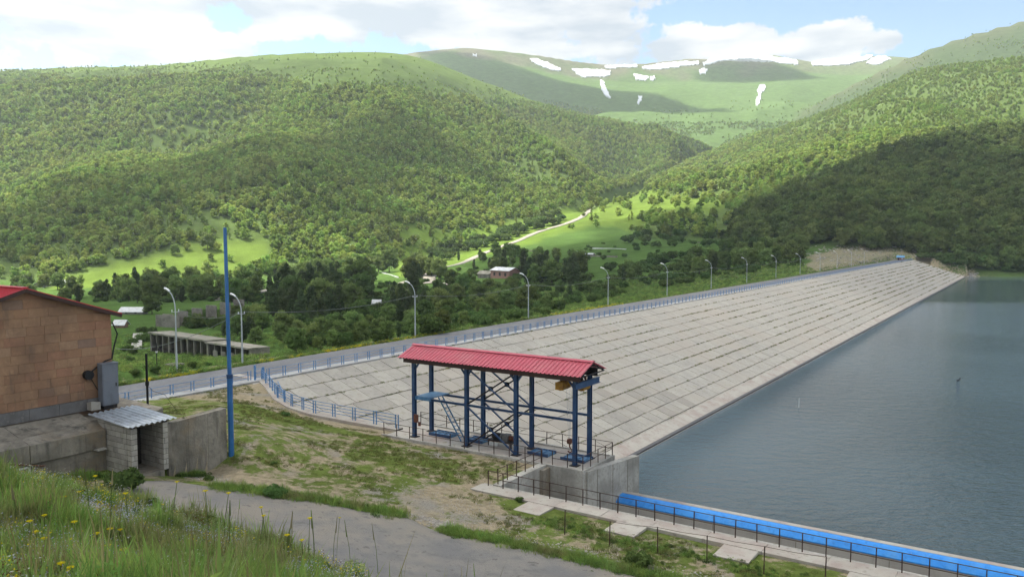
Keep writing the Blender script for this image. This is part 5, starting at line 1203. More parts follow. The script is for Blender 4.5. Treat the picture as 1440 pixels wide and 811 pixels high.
def area(poly, n, h, kind, label, group, mind=6):
    xs = [p[0] for p in poly]; ys = [p[1] for p in poly]; got = []; tries = 0; made = []
    while len(got) < n and tries < n * 40:
        tries += 1; x = rt.uniform(min(xs), max(xs)); y = rt.uniform(min(ys), max(ys))
        if not inpoly(x, y, poly): continue
        if any((x - a) ** 2 + ((y - b) * 2.2) ** 2 < mind ** 2 for a, b in got): continue
        got.append((x, y)); g = G(x, y, 88, 1800)
        if g is None: continue
        hh = rt.uniform(*h)
        if blocks(x, y, hh, hh * .38): got.pop(); continue
        if kind == 'bush': o = shrub(g, hh, label, group)
        else: o = valley_tree(g, hh, kind if rt.random() < .86 else {'round': 'tall', 'tall': 'round'}[kind], label, group)
        made.append((x, o))
    made.sort(key=lambda q: q[0])
    if n <= 40:
        for i, (x, o) in enumerate(made):
            if len(label.split()) <= 12: o['label'] = label + (', leftmost' if i == 0 else ', rightmost' if i == len(made) - 1 else ', %s from the left' % ORD(i + 1))
area([(135, 427), (250, 430), (362, 427), (365, 408), (250, 404), (140, 410)], 34, (24, 35), 'round', 'grey-green tree in the dense row below the sunlit meadow', 'tree row below the left meadow', 8)
area([(20, 424), (120, 426), (120, 408), (60, 404), (10, 408)], 12, (18, 26), 'round', 'tree behind the ridge of the brown building roof', 'trees behind the brown building', 9)
area([(372, 430), (440, 408), (560, 402), (600, 420), (600, 446), (520, 440), (480, 455), (390, 455)], 62, (32, 50), 'tall', 'tall dark tree in the shaded wood around the little cottage', 'dark valley wood left of centre', 8)
area([(385, 398), (470, 386), (600, 380), (625, 392), (560, 400), (440, 404)], 30, (24, 34), 'round', 'lighter tree at the upper edge of the valley wood', 'upper edge of the valley wood', 9)
area([(395, 470), (500, 458), (600, 452), (585, 474), (500, 486), (400, 502)], 30, (20, 36), 'round', 'broad dark bushy tree on the downstream slope below the road', 'bushy trees on the downstream slope', 14)
area([(605, 430), (760, 424), (820, 420), (760, 440), (620, 464)], 22, (20, 32), 'round', 'dark bushy tree beyond the road above the gantry roof', 'bushy trees beyond the road', 12)
area([(610, 408), (740, 404), (730, 424), (605, 428)], 16, (20, 30), 'round', 'green tree in the valley between the tracks and the pink farm', 'trees by the pink farm', 11)
area([(735, 402), (812, 402), (814, 386), (730, 388)], 20, (28, 40), 'tall', 'slim dark tree in the tight clump right of the farm', 'dark clump right of the farm', 6)
area([(640, 366), (700, 356), (790, 366), (760, 384), (650, 384)], 20, (14, 24), 'round', 'small green tree along the gravel valley road', 'trees along the valley road', 10)
area([(968, 392), (1040, 380), (1130, 368), (1130, 352), (1040, 358), (960, 374)], 34, (20, 32), 'round', 'dense dark tree close behind the middle lamps', 'trees behind the middle lamps', 10)
area([(820, 415), (960, 396), (980, 360), (880, 365), (800, 392)], 26, (8, 20), 'bush', 'dark bush scattered on the green valley floor', 'bushes on the valley floor', 11)
area([(868, 396), (898, 396), (898, 386), (868, 386)], 6, (18, 24), 'round', 'dark tree in the small clump on the open valley floor', 'small clump on the valley floor', 8)
area([(900, 352), (1100, 345), (1110, 305), (960, 310), (880, 340)], 60, (6, 15), 'bush', 'olive bush dotted over the slope above the valley floor', 'bushes dotted over the right slope', 8)
area([(268, 462), (360, 448), (380, 470), (360, 484), (300, 470)], 16, (18, 32), 'round', 'broad green tree behind the ruined garages', 'trees behind the garages', 12)
area([(170, 470), (215, 462), (212, 480), (175, 520)], 7, (7, 14), 'bush', 'round bush in the grass left of the garages', 'bushes left of the garages', 10)
area([(230, 520), (330, 508), (210, 528), (180, 525)], 5, (6, 11), 'bush', 'low bush at the edge of the grass beyond the road', 'bushes by the road edge', 14)
area([(1290, 362), (1440, 372), (1440, 384), (1370, 382), (1300, 368)], 16, (9, 18), 'bush', 'low bush on the bank between hut and far shore', 'bushes on the far bank', 8)
area([(600, 356), (700, 330), (790, 300), (800, 310), (700, 342), (620, 368)], 36, (8, 16), 'bush', 'light green bush beside the valley road at the slope foot', 'bushes beside the valley road', 9)
for x, y, h, k, lb in [(246, 358, 16, 'round', 'lone round tree on the upper edge of the sunlit meadow'), (214, 442, 30, 'round', 'bright green tree behind the leftmost street lamp'), (606, 382, 28, 'tall', 'lone dark tree beside the bend of the valley track'),
                       (292, 350, 24, 'round', 'tall round tree at the right end of the sunlit meadow'), (498, 479, 42, 'round', 'biggest dark bushy tree just beyond the crest road'), (622, 464, 32, 'round', 'dark round tree right of the lamp above the gantry roof')]:
    valley_tree(G(x, y, 88, 1800), h, k, lb, None)

UG = []
for poly, n in [([(385, 500), (600, 470), (760, 444), (900, 412), (880, 396), (760, 410), (600, 425), (385, 440)], 900), ([(380, 440), (600, 430), (600, 395), (380, 405)], 420), ([(600, 425), (800, 405), (800, 372), (600, 380)], 160),
                ([(930, 405), (1130, 372), (1130, 350), (960, 372)], 240), ([(265, 480), (380, 470), (380, 430), (265, 445)], 160), ([(800, 400), (1000, 380), (1050, 330), (820, 345)], 60), ([(1290, 352), (1440, 372), (1440, 384), (1370, 378)], 120), ([(130, 425), (365, 425), (365, 404), (130, 408)], 160)]:
    xs = [p[0] for p in poly]; ys = [p[1] for p in poly]
    P_ = np.array([(rt.uniform(min(xs), max(xs)), rt.uniform(min(ys), max(ys))) for _ in range(n)]); P_ = P_[inpoly(P_[:, 0], P_[:, 1], poly)]
    for x, y in P_:
        if (205 < x < 400 and y > 462) or blocks(x, y, 13, 5): continue
        g = G(x, y, 88, 1200, n=160)
        if g is not None: UG.append((g.x, g.y, g.z - .3, rt.uniform(.6, 1.4)))
UG = np.array(UG); instancer('valley_undergrowth', UG[:, :3], UG[:, 3], UG[:, 0] * 3, (np.arange(len(UG)) % 4), BUSH, 'dense green undergrowth filling the valley woods beyond the dam', 'undergrowth')

# ------------------------------------------------------------------ low plants
def blades(n, h, w, lean, seed, m, name, spread=.12, seg=3):
    r = random.Random(seed); V = []; Fq = []
    for i in range(n):
        a = r.random() * 6.28; x = r.gauss(0, spread); y = r.gauss(0, spread); hh = h * r.uniform(.5, 1.1); l = lean * hh * r.uniform(.2, 1.2); b = r.random() * 6.28; ww = w * r.uniform(.7, 1.2)
        o = len(V); px_, py_ = math.cos(b + 1.57) * ww, math.sin(b + 1.57) * ww
        for s in range(seg):
            q = s / seg; k = q * q * l; V += [(x + math.cos(b) * k - px_ * (1 - q * .6), y + math.sin(b) * k - py_ * (1 - q * .6), hh * q), (x + math.cos(b) * k + px_ * (1 - q * .6), y + math.sin(b) * k + py_ * (1 - q * .6), hh * q)]
        V.append((x + math.cos(b) * l, y + math.sin(b) * l, hh * .97))
        for s in range(seg - 1): Fq += [(o + 2 * s, o + 2 * s + 1, o + 2 * s + 3), (o + 2 * s, o + 2 * s + 3, o + 2 * s + 2)]
        Fq.append((o + 2 * seg - 2, o + 2 * seg - 1, o + 2 * seg))
    return bigmesh(name, V, Fq, m)
def leafy(n, h, rad, leaf, seed, m, name):
    r = np.random.default_rng(seed); k = n; ph = r.random(k) * 6.28; rr_ = rad * np.sqrt(r.random(k)); z = h * r.random(k) ** .8 * (1 - .5 * (rr_ / rad) ** 2); p = np.stack([np.cos(ph) * rr_, np.sin(ph) * rr_, z], 1)
    a = r.normal(size=(k, 3)); a[:, 2] *= .5; a /= np.linalg.norm(a, axis=1)[:, None]; b = np.cross(a, r.normal(size=(k, 3))); b /= np.linalg.norm(b, axis=1)[:, None]; s = leaf * (.6 + .8 * r.random((k, 1)))
    V = np.concatenate([p + a * s, p - a * s * .5 + b * s * .5, p - a * s * .5 - b * s * .5]); i = np.arange(k); return bigmesh(name, V, np.stack([i, i + k, i + 2 * k], 1), m)
TUFT = [blades(34, .46, .010, .5, i, MT['grass'], 'grass_tuft', .13) for i in range(4)] + [blades(20, .62, .014, .35, 11, MT['grass'], 'grass_tuft', .10), blades(14, .62, .006, .3, 12, MT['grass_dry'], 'grass_tuft', .12), leafy(120, .28, .22, .045, 13, MT['leaf_bush'], 'grass_tuft'), leafy(110, .25, .2, .04, 14, MT['grass'], 'grass_tuft'),
        blades(30, .40, .010, .5, 15, MT['grass_pale'], 'grass_tuft', .16), leafy(130, .32, .26, .035, 16, MT['grass_pale'], 'grass_tuft'), leafy(110, .18, .24, .035, 17, MT['grass_olive'], 'grass_tuft'), blades(22, .75, .007, .25, 18, MT['grass_olive'], 'grass_tuft', .14), leafy(50, .55, .10, .03, 19, MT['grass'], 'grass_tuft')]
r = np.random.default_rng(5)
def on_ground(n, poly, y0, y1, step=None):
    """random ground points whose picture position falls in poly"""
    xs = [p[0] for p in poly]; a0 = (min(xs) - 720) / F; a1 = (max(xs) - 720) / F; out = []
    Y = np.sqrt(r.uniform(y0 ** 2, y1 ** 2, n)); X = r.uniform(a0, a1, n) * Y; Z = H(X, Y); qx, qy = pix(X, Y, Z); m = inpoly(qx, qy, poly); return X[m], Y[m], Z[m], qx[m], qy[m]
bankp = [(-40, 640), (60, 650), (150, 680), (200, 700), (260, 725), (330, 760), (420, 790), (500, 815), (640, 900), (600, 1000), (-60, 1000)]
X, Y, Z, qx, qy = on_ground(46000, bankp, 4.5, 24, None)
bk_ = tps_eval(BANK, X, Y); m = (Z > bk_ - .3) & (Y < 25); bare = fbm(X / 1.3, Y / 1.3, 77, 3)
m &= (r.random(len(X)) < np.clip((bare - .30) * 5, .18, 1)); X, Y, Z, bare = X[m], Y[m], Z[m], bare[m]
sp_ = fbm(X / 1.9 + 40, Y / 1.9, 177, 3); i1 = r.choice(13, len(X), p=[.16, .15, .13, .10, .08, .05, .05, .06, .05, .05, .04, .04, .04]); i2 = r.choice(13, len(X), p=[.03, .03, .03, .03, .02, .10, .10, .05, .18, .18, .17, .05, .03])
idx = np.where(sp_ + .12 * (r.random(len(X)) - .5) < .50, i1, i2); tall_ = fbm(X / .9, Y / .9, 207, 3); sc = r.uniform(.5, 1.05, len(X)) * np.where(bare < .45, .6, 1) * (.62 + .75 * smooth(.5, .68, tall_))
kp = r.random(len(X)) < .72; X, Y, Z, idx, sc = X[kp], Y[kp], Z[kp], idx[kp], sc[kp]
instancer('bank_grass', np.stack([X, Y, Z - .02], 1), sc, r.uniform(0, 6.28, len(X)), idx, TUFT, 'lush green grass and weeds on the foreground bank', 'grass')
print('bank tufts', len(X))
# small blossoms nobody could count
FL = []
for i, (m_, s_) in enumerate((('white_flower', .016), ('blue_flower', .022), ('yellow_flower', .022), ('red_weed', .02))): FL.append(leafy(16, .42, .2, s_, 30 + i, MT[m_], 'blossom_cluster'))
X, Y, Z, qx, qy = on_ground(5200, bankp, 5, 21); m = Z > tps_eval(BANK, X, Y) - .3; X, Y, Z = X[m], Y[m], Z[m]; cl = fbm(X / 2, Y / 2, 15, 3); idx = np.where(cl < .42, 1, np.where(cl < .5, 0, np.where(cl < .57, 3, 0))); idx = np.where(r.random(len(X)) < .12, 2, idx)
instancer('bank_blossoms', np.stack([X, Y, Z], 1), r.uniform(.6, 1.1, len(X)), r.uniform(0, 6.28, len(X)), idx, FL, 'tiny pale and lilac wildflowers sprinkled through the bank grass', 'wildflowers')
# tall flower stalks, one by one
def flower(x, y, hpx, Y0, label, yellow=True):
    p = Py(x, y + hpx, Y0); p = G(x, y + hpx, 4, 40) or p
    s = hpx * p.y / F; o = thing('flower_stalk' if not yellow else 'yellow_flower', label, 'flower', p, 0, 'flower stalks on the foreground bank')
    b = random.uniform(-.12, .12) * s; mb = MB(); mb.tube([(0, 0, -.05), (b * .3, 0, s * .5), (b, 0, s)], .010 if yellow else .012, 4, .006); part(o, 'stem', mb, MT['stem'])
    mb = MB(); rr_ = random.uniform(.045, .065)
    if yellow:
        for k_ in range(9):
            a = k_ * .698; mb.add([(b, 0, s), (b + math.cos(a - .3) * rr_, math.sin(a - .3) * rr_, s + .012), (b + math.cos(a + .3) * rr_, math.sin(a + .3) * rr_, s + .012), (b + math.cos(a) * rr_ * .5, math.sin(a) * rr_ * .5, s + .02)], [(0, 1, 3), (0, 3, 2)])
        mb.tube([(b, 0, s - .015), (b, 0, s + .02)], .012, 6)
    else: mb.tube([(b * .7, 0, s * .7), (b, 0, s * 1.03)], .022, 5, .006)
    part(o, 'flower_head', mb, MT['yellow_flower' if yellow else ('grass_dry' if random.random() < .6 else 'grass')])
    if random.random() < .6:
        mb = MB()
        for k_ in range(3): z = s * (.15 + .12 * k_); a = random.random() * 6.28; mb.add([(0, 0, z), (math.cos(a) * .03 + .01, math.sin(a) * .03, z + .03), (math.cos(a) * .07, math.sin(a) * .07, z + .02), (math.cos(a) * .03 - .01, math.sin(a) * .03 + .01, z + .02)], [(0, 1, 2), (0, 2, 3)])
        part(o, 'stem_leaf', mb, MT['leaf_bush'])
for i, (x, y, h, yl) in enumerate((a_, b_, c_ + 16, d_) for a_, b_, c_, d_ in [(294, 687, 60, 1), (315, 690, 60, 1), (365, 722, 50, 1), (376, 710, 55, 1), (404, 717, 60, 0), (434, 725, 60, 1), (443, 715, 65, 0), (473, 724, 60, 1), (468, 724, 58, 0), (494, 729, 60, 0), (532, 733, 60, 0), (407, 750, 30, 1), (427, 757, 30, 1), (323, 701, 55, 0), (334, 700, 30, 0),
                            (244, 675, 45, 1), (127, 658, 60, 0), (156, 658, 55, 0), (73, 702, 22, 1), (92, 697, 22, 1), (108, 690, 20, 1), (64, 723, 20, 1), (40, 731, 22, 1), (107, 732, 22, 1), (134, 748, 24, 1), (158, 742, 20, 1), (166, 743, 20, 1), (157, 765, 22, 1), (170, 771, 24, 1), (176, 771, 24, 1), (83, 790, 26, 1), (104, 796, 26, 1), (68, 755, 22, 1), (54, 746, 20, 1), (25, 680, 50, 0), (8, 660, 60, 0), (180, 692, 30, 1), (136, 668, 20, 1), (670, 790, 40, 0), (650, 795, 35, 0)]):
    where = ['tall yellow flower standing against the grey road', 'small yellow flower low in the bank grass', 'tall brownish seed stalk rising from the bank grass'][0 if (yl and h >= 46) else (1 if yl else 2)]
    flower(x, y, h, 15, where, bool(yl))
for key_ in ('small yellow flower', 'tall brownish seed', 'tall yellow flower'):
    L_ = sorted([o for o in COL.objects if o.get('category') == 'flower' and str(o.get('label')).startswith(key_)], key=lambda o: pix(*o.location)[0])
    for i, o in enumerate(L_): o['label'] = o['label'] + (', leftmost' if i == 0 else ', rightmost' if i == len(L_) - 1 else ', %s from the left' % ORD(i + 1))
# bush by the shed, yard shrubs, verge weeds
def spot_bush(x, y, hpx, label, sx=1.15):
    g = G(x, y, 25, 120)
    if g is None: return
    s = hpx * g.y / F / 2.9; o = ob('shrub', BUSH[rt.randrange(4)], None, (g.x, g.y, g.z - .06), rt.random() * 6.28); o.scale = (s * sx, s * sx, s); tag(o, label, 'shrub')
spot_bush(172, 692, 40, 'dense dark green bush in front of the block shed', 1.0)
spot_bush(387, 699, 22, 'fresh green bush in the verge just right of the blue pole', 1.2); spot_bush(900, 797, 30, 'leafy bush on the verge in front of the wire fence', 1.0)
spot_bush(402, 585, 9, 'small grey-green bush by the bend of the blue railing'); spot_bush(385, 653, 7, 'tiny dark bush on the bare yard'); spot_bush(571, 606, 9, 'low bush at the left foot of the gantry deck')
spot_bush(294, 675, 10, 'small tuft bush on the rubble edge near the blue pole'); spot_bush(730, 705, 9, 'green weed clump beside the walkway start')
SHORT = [leafy(70, .14, .2, .03, 50, MT['grass_short'], 'weed_clump'), leafy(60, .09, .16, .028, 51, MT['grass_short'], 'weed_clump'), blades(24, .2, .008, .6, 52, MT['grass_short'], 'weed_clump', .14, 2), leafy(60, .16, .14, .03, 53, MT['weed'], 'weed_clump'), blades(20, .3, .008, .5, 54, MT['grass'], 'weed_clump', .1, 2)]
yardp = [(166, 560), (345, 540), (400, 576), (470, 600), (600, 616), (720, 648), (770, 668), (690, 690), (800, 726), (1000, 770), (1200, 812), (900, 812), (760, 775), (640, 745), (560, 722), (440, 700), (320, 680), (318, 600), (300, 572), (230, 590), (170, 575)]
X, Y, Z, qx, qy = on_ground(36000, yardp, 30, 90); u_, t_ = UT(X, Y); n_ = fbm(X / 2.2, Y / 2.2, 81, 4)
g0 = inpoly(qx, qy, YARD_PATCHES[1][0]) | inpoly(qx, qy, YARD_PATCHES[3][0]) | inpoly(qx, qy, YARD_PATCHES[6][0]) | inpoly(qx, qy, YARD_PATCHES[8][0])
m = (n_ > np.where(g0, .42, .56)) & (r.random(len(X)) < .8) & ~((t_ > 38.9) & (u_ > -29.3)) & ~((t_ > 37.2) & (u_ > -25) & (u_ < -22.8)) & ~((t_ > 37.2) & (u_ > -19) & (u_ < -17)) & ~((t_ > 37.2) & (u_ > -13) & (u_ < -11))
X, Y, Z = X[m], Y[m], Z[m]; instancer('yard_weeds', np.stack([X, Y, Z], 1), r.uniform(.5, 1.2, len(X)), r.uniform(0, 6.28, len(X)), r.integers(0, 4, len(X)), SHORT, 'short patchy grass and weeds over the yard', 'weeds'); print('yard', len(X))
# verges of the lower road
VG = []
def verge(pts, n, w, s0, s1, kinds):
    L = [Vector(p) for p in pts]
    for i in range(n):
        k = random.randrange(len(L) - 1); q = L[k].lerp(L[k + 1], random.random()); q = q + Vector((random.gauss(0, w), random.gauss(0, w))); X_, Y_ = D(q.x, q.y)[:2]
        VG.append((X_, Y_, random.uniform(s0, s1), random.choice(kinds)))
verge([(-36.6, 26.3), (-34, 27.8), (-31.8, 29.1), (-29, 30.2), (-27.5, 30.8)], 900, .33, .5, 1.0, [0, 1, 2, 4, 6, 7])
verge([(-24.6, 31.0), (-23.3, 31.5), (-19, 32.5), (-14.6, 32.9), (-8, 33.2), (0, 33.8)], 1500, .32, .45, 1.0, [0, 1, 2, 3, 6, 7])
verge([(-22.5, 36.6), (-18, 36.4), (-13, 36.8), (-6, 36.5)], 500, .5, .3, .7, [0, 6, 7]); verge([(-40.5, 26.8), (-40.3, 28)], 60, .2, .5, 1, [0, 6])
verge([(-41.5, 22.5), (-42, 19), (-42, 15)], 240, .35, .6, 1.1, [0, 1, 2, 6])
VG = np.array(VG); Zv = H(VG[:, 0], VG[:, 1]); instancer('verge_weeds', np.stack([VG[:, 0], VG[:, 1], Zv], 1), VG[:, 2], VG[:, 0] * 9, VG[:, 3].astype(int), TUFT, 'tall green weeds along the edges of the lower road', 'weeds')
# weeds in the joints of the facing, and the yellow verge of the crest road
JP = []
for i in range(11000):
    row = random.choice([0, 1, 2, 2, 3, 3, 4, 4, 5, 5, 6, 6, 7, 7, 7, 8, 8, 8, 9, 9, 10, 11]); t = 46 + 540 * random.random() ** 1.3; u = U0 + row * RU + random.gauss(0, .05)
    if fbm(t / 14, row * 3.7, 7, 4) < .44 + .1 * (row < 1) + random.gauss(0, .06): continue
    if t < np.interp(u, EDGE[:, 0], EDGE[:, 1]): continue
    p = D(u, t, -(u - U0) * RZ / RU - .02); JP.append((p.x, p.y, p.z, random.uniform(.5, 1.6) * (1 + t / 700), random.choice([0, 1, 3, 3, 2])))
for i in range(900):
    row = random.randrange(12); t = 47 + 120 * random.random(); j = round(t / TS) * TS; u = U0 + (row + random.random()) * RU
    if t < np.interp(u, EDGE[:, 0], EDGE[:, 1]): continue
    p = D(u, 45 + int((t - 45) / TS) * TS + (row % 3) * .35, -(u - U0) * RZ / RU); JP.append((p.x, p.y, p.z, random.uniform(.3, .8), random.choice([0, 1, 3])))
JP = np.array(JP); instancer('joint_weeds', JP[:, :3], JP[:, 3], JP[:, 0] * 5, JP[:, 4].astype(int), SHORT, 'weeds growing in the joints of the dam slabs', 'weeds')
YV = [leafy(60, .5, .35, .06, 70, MT['yellow_flower'], 'verge_plant'), leafy(90, .45, .4, .07, 71, MT['grass'], 'verge_plant'), blades(26, .55, .012, .5, 72, MT['grass'], 'verge_plant', .22, 2), leafy(80, .5, .4, .07, 73, MT['leaf_bush'], 'verge_plant')]
CV = []
for i in range(6500):
    t = 25 + 540 * random.random() ** 1.7; u = -80.4 - abs(random.gauss(0, .7)); p = D(u, t); CV.append((p.x, p.y, 0, random.uniform(.35, .9), 0 if (fbm(t / 14, 1.5, 9, 3) > .5 and random.random() < .38 and t < 200) else random.choice([1, 2, 2, 3])))
CV = np.array(CV); CV[:, 2] = H(CV[:, 0], CV[:, 1]); instancer('crest_verge', CV[:, :3], CV[:, 3], CV[:, 0] * 5, CV[:, 4].astype(int), YV, 'grass verge with yellow flowers along the far side of the crest road', 'verge')
# rough grass on the near slope beyond the crest
X, Y, Z, qx, qy = on_ground(60000, [(150, 545), (340, 515), (600, 474), (900, 425), (1150, 382), (1100, 360), (800, 380), (560, 420), (380, 470), (160, 470)], 90, 420)
m = UT(X, Y)[0] < -82; X, Y, Z = X[m][:22000], Y[m][:22000], Z[m][:22000]; instancer('valley_grass', np.stack([X, Y, Z], 1), r.uniform(.7, 1.9, len(X)), r.uniform(0, 6.28, len(X)), r.integers(1, 4, len(X)), YV, 'rough grass on the valley floor beyond the dam', 'grass')
# broken stone along the lower road edge and on the yard
def stone(seed):
    v, f = ICO1; q = np.random.default_rng(seed); return bigmesh('pebble', v * (.7 + .6 * q.random((len(v), 1))) * np.array((1, .8, .55)), f, MT['rubble'])
ST_ = [stone(i) for i in range(4)]; SP = []
def stones(pts, n, w, s0, s1):
    L = [Vector(p) for p in pts]
    for i in range(n):
        k = random.randrange(len(L) - 1); q = L[k].lerp(L[k + 1], random.random()) + Vector((random.gauss(0, w), random.gauss(0, w))); p = D(q.x, q.y); SP.append((p.x, p.y, random.uniform(s0, s1) * random.random() + s0))
stones([(-34, 28.6), (-31.8, 29.7), (-29, 30.7), (-26.5, 31.6), (-24.5, 32)], 1500, .28, .025, .10); stones([(-26, 31.5), (-20, 33.2), (-15, 34.0), (-8, 34.5)], 1400, .5, .02, .09); stones([(-32, 34), (-27, 36), (-25, 33.5), (-22, 34.5)], 900, 1.0, .015, .06)
stones([(-40.2, 27.5), (-38.5, 27.8), (-36.5, 27)], 300, .35, .02, .08)
SP = np.array(SP); Zs = H(SP[:, 0], SP[:, 1]); instancer('loose_rubble', np.stack([SP[:, 0], SP[:, 1], Zs], 1), SP[:, 2], SP[:, 0] * 7, (np.arange(len(SP)) % 4), ST_, 'pale broken stones scattered along the road verge', 'rubble')
SB = []
for i in range(2600):
    x = random.choice([random.uniform(1130, 1290), random.uniform(1290, 1375)]); y = random.uniform(346, 374) if x < 1290 else random.uniform(384, 391)
    SB.append((x, y))
gb = [G(x, y, 300, 900, n=160) for x, y in SB[:500]]; gb = np.array([(q.x, q.y, q.z) for q in gb if q is not None]); instancer('bank_boulders', gb, r.uniform(.3, 1.3, len(gb)), gb[:, 0] * 7, np.arange(len(gb)) % 4, ST_, 'broken rocks on the bare bank at the far end of the dam', 'rocks')

# ------------------------------------------------------------------ snow on the mountain
def snow(poly, label):
    poly = [(a, b) for a, b in poly]; xs = [p[0] for p in poly]; ys = [p[1] for p in poly]; st = .8
    nx = int((max(xs) - min(xs)) / st) + 2; ny = int((max(ys) - min(ys)) / st) + 2; vid = {}; V = []; Fq = []
    def vert(i, j):
        if (i, j) not in vid:
            x = min(xs) + i * st; y = min(ys) + j * st; d = ray(x, y); Yq = np.linspace(2350, 3620, 260); k = Yq / d[1]; h = LM.h(d[0] * k, Yq)[0]; Zr = CZ + d[2] * k; w_ = np.nonzero(Zr < h)[0]
            if len(w_) == 0 or w_[0] == 0: vid[(i, j)] = None
            else:
                q = w_[0]; f = (Zr[q - 1] - h[q - 1]) / (Zr[q - 1] - h[q - 1] + h[q] - Zr[q] + 1e-9); yy = Yq[q - 1] + (Yq[q] - Yq[q - 1]) * f; kk = yy / d[1]; vid[(i, j)] = len(V); V.append((d[0] * kk, yy, CZ + d[2] * kk + 5.0))
        return vid[(i, j)]
    for i in range(nx):
        for j in range(ny):
            cx = min(xs) + (i + .5) * st; cy_ = min(ys) + (j + .5) * st
            if not inpoly(cx + 5 * (float(fbm(cx * .22, cy_ * .5, 4, 3)) - .5), cy_ + 4.2 * (float(fbm(cx * .28, cy_ * .5, 6, 4)) - .5), poly): continue
            q = [vert(i, j), vert(i + 1, j), vert(i + 1, j + 1), vert(i, j + 1)]
            if None in q or len(set(q)) < 4: continue
            if max(V[k][1] for k in q) - min(V[k][1] for k in q) > 160: continue
            Fq.append(q)
    if not Fq: print('snow empty', label); return
    c = np.mean(np.array(V), 0); n = len(V); V2 = [(a - c[0], b - c[1], z - c[2]) for a, b, z in V] + [(a - c[0], b - c[1] + 1, z - c[2] - 14) for a, b, z in V]; ec = {}
    for q in Fq:
        for a, b in zip(q, q[1:] + q[:1]): ec[(a, b)] = ec.get((a, b), 0) + 1
    Fq = [tuple(q) for q in Fq]; Fq += [(b, a, a + n, b + n) for (a, b) in ec if (b, a) not in ec]
    o = ob('snow_patch', bigmesh('snow_patch', V2, Fq, MT['snow']), None, c); tag(o, label, 'snow patch', 'snow patches under the mountain ridge')
for pl_, lb in [([(745, 83), (756, 84), (772, 91), (788, 98), (788, 101), (776, 99), (760, 93), (748, 88)], 'leftmost slanting snow patch, alone below the grey mountain top'),
    ([(804, 98), (815, 98), (836, 99), (859, 101), (857, 106), (850, 109), (835, 108), (820, 109), (812, 106)], 'ragged snow patch with a thin tail below it'), ([(844, 114), (848, 115), (850, 124), (856, 132), (859, 139), (856, 139), (850, 133), (845, 124)], 'thin curved snow streak hanging below the ragged patch'),
    ([(850, 94), (870, 92), (896, 92), (896, 95), (870, 96), (850, 97)], 'thin flat snow strip right on the skyline left of the long one'), ([(903, 95), (925, 91), (950, 89), (983, 87), (983, 91), (960, 94), (930, 98), (904, 98)], 'long narrow snow band just below the skyline at the middle'),
    ([(891, 105), (900, 106), (912, 110), (908, 114), (895, 113)], 'small blocky snow patch below the middle band'), ([(914, 109), (921, 108), (921, 112), (914, 115)], 'tiny snow spot right of the blocky patch'), ([(898, 136), (903, 136), (902, 143), (896, 148)], 'faint snow streak low on the green cirque'),
    ([(988, 90), (1000, 83), (1020, 80), (1050, 79.5), (1080, 80), (1110, 84), (1122, 86), (1120, 90), (1100, 90), (1078, 86), (1050, 84), (1020, 85), (1000, 91), (990, 93)], 'longest arched snow cornice along the central ridge'), ([(983, 100), (990, 97), (994, 98), (992, 104), (984, 105)], 'small snow patch under the left end of the arched cornice'),
    ([(1117, 91), (1121, 90), (1119, 93), (1116, 93)], 'tiny snow dot under the right end of the arched cornice'), ([(1139, 88), (1160, 85), (1190, 83), (1215, 80), (1227, 79), (1222, 84), (1200, 90), (1170, 93), (1142, 93)], 'broad wedge-shaped snow field on the right part of the ridge'),
    ([(1218, 89), (1228, 82), (1244, 80), (1252, 84), (1240, 90), (1225, 92)], 'rightmost rounded snow patch on the ridge'), ([(1064, 128), (1070, 122), (1077, 120), (1076, 127), (1069, 134), (1070, 142), (1066, 149), (1062, 150), (1064, 140), (1067, 134)], 'forked snow streak below the shaded hollow'),
    ([(664, 77), (671, 78), (670, 81), (665, 80)], 'tiny snow spot near the grey mountain top')]:
    snow(pl_, lb)

# ------------------------------------------------------------------ small things on the lake
g = Pz(1347, 535, WL); bd_ = thing('water_bird', 'small dark bird floating alone on the open lake', 'bird', (g.x, g.y, WL - .02), .4)
v, f = ICO2; vv = v * np.array((.36, .18, .14)); vv[:, 2] += .08; vv[:, 2] += np.clip(-vv[:, 0] - .35, 0, 1) * .4; vv = np.where(v[:, :1] > .75, vv + np.array((.12, 0, .12)), vv)
ob('body', bigmesh('body', vv, f, MT['black'], True), bd_); mb = MB(); mb.tube([(.42, 0, .12), (.52, 0, .34), (.56, 0, .46)], .07, 8, .05); mb.tube([(.5, 0, .47), (.64, 0, .47)], .085, 8, .05); mb.tube([(.64, 0, .46), (.78, 0, .44)], .025, 5, .01); part(bd_, 'head_and_neck', mb, MT['black'], True)
g = Pz(1123, 573, WL); sk = thing('gauge_stick', 'thin pale stick standing upright in the lake', 'stick', (g.x, g.y, WL)); mb = MB(); mb.tube([(0, 0, -1), (.05, 0, 1.5)], .05, 6); part(sk, 'stick', mb, MT['lamp'])

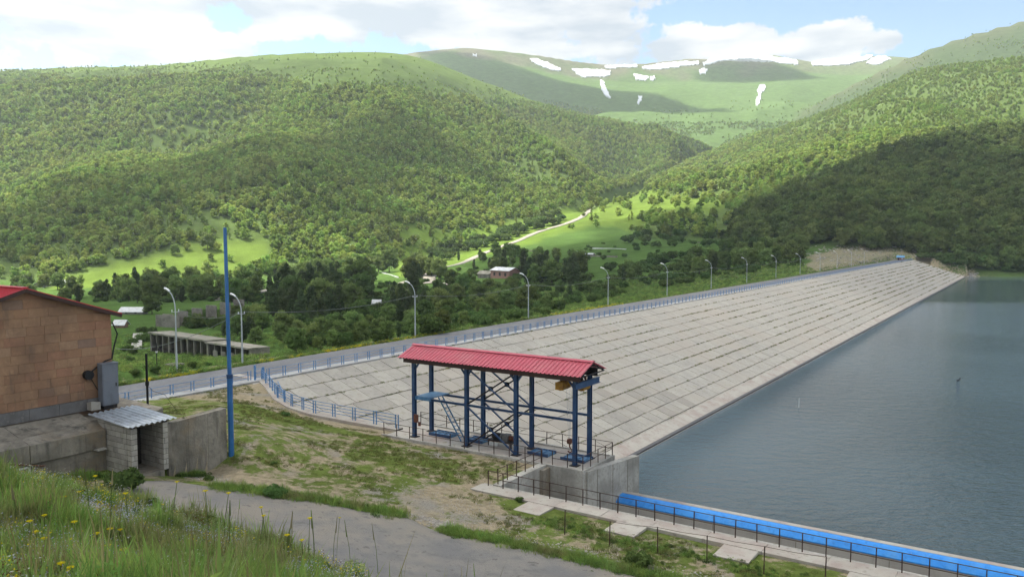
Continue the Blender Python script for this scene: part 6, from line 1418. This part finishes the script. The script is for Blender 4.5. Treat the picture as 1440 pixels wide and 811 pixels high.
# ------------------------------------------------------------------ clouds that shade the place (high above, outside the haze)
def cloud_mat():
    m = bpy.data.materials.new('cloud_vapour'); m.use_nodes = True; t = m.node_tree; t.nodes.clear(); out = t.nodes.new('ShaderNodeOutputMaterial'); v = t.nodes.new('ShaderNodeVolumeScatter'); v.inputs['Color'].default_value = (1, 1, 1, 1); v.inputs['Density'].default_value = CLOUD_D; v.inputs['Anisotropy'].default_value = .7
    t.links.new(v.outputs[0], out.inputs['Volume']); return m
CLOUD_D = .010
CM = cloud_mat(); ICO4 = ico(5)
def cloud(gx, gy, gz, rx, ry, rot, alt, seed, thick=85):
    k = (alt - gz) / SUN.z; c = Vector((gx, gy, gz)) + SUN * k; v, f = ICO4; q = v.copy()
    n = np.array([fbm(v[:, 0] * 3.1 + seed, v[:, 1] * 3.1 + v[:, 2] * 1.7, seed, 5)]).T; q = q * (.72 + .62 * n); q = q * np.array((rx, ry, thick)); q[:, 2] = np.where(q[:, 2] < -thick * .25, -thick * .25 + (q[:, 2] + thick * .25) * .3, q[:, 2])
    o = ob('cloud', bigmesh('cloud', q, f, CM, True), None, c, rot); o['kind'] = 'structure'
cloud(40, 210, 0, 300, 370, 0, 1350, 1); cloud(340, 560, 0, 330, 340, .3, 1400, 2, 120); cloud(120, 610, 0, 170, 150, .3, 1420, 13, 130); cloud(-110, 330, 0, 190, 150, .2, 1380, 3); cloud(80, -150, 0, 400, 300, 0, 1300, 9)
for (x, y, rx, ry, rot, alt, sd) in [(330, 235, 270, 95, .75, 1500, 4), (560, 200, 120, 70, .75, 1500, 5), (480, 290, 90, 40, .6, 1500, 10), (800, 135, 560, 210, -.5, 1900, 6), (1060, 106, 210, 120, 0, 2000, 7), (700, 118, 200, 120, -.3, 1900, 12), (60, 320, 120, 60, .3, 1450, 8)]:
    g = G(x, y, 300, 4200); cloud(g.x, g.y, g.z, rx, ry, rot, alt, sd, 200 if alt > 1700 else 120)

# ------------------------------------------------------------------ haze
zz_ = np.empty(len(ground.data.vertices) * 3, np.float32); ground.data.vertices.foreach_get('co', zz_); zz_ = zz_.reshape(-1, 3); zb, ztp = float(zz_[:, 2].min()) - 1, float(zz_[:, 2].max()) + 25
mb = MB(); mb.span((-5300, -1700, min(zb, -14)), (5300, 5400, ztp)); hm = bpy.data.materials.new('valley_haze'); hm.use_nodes = True; t = hm.node_tree; t.nodes.clear(); out = t.nodes.new('ShaderNodeOutputMaterial'); v = t.nodes.new('ShaderNodeVolumePrincipled')
v.inputs['Color'].default_value = (.86, .92, 1, 1); v.inputs['Density'].default_value = 0.85e-4; v.inputs['Anisotropy'].default_value = .3; t.links.new(v.outputs[0], out.inputs['Volume'])
hz_ = ob('haze', mb.mesh('haze', hm)); tag(hz_, 'pale blue haze filling the valley', None, None, 'stuff')
print('haze', zb, ztp, 'objects', len(COL.objects))
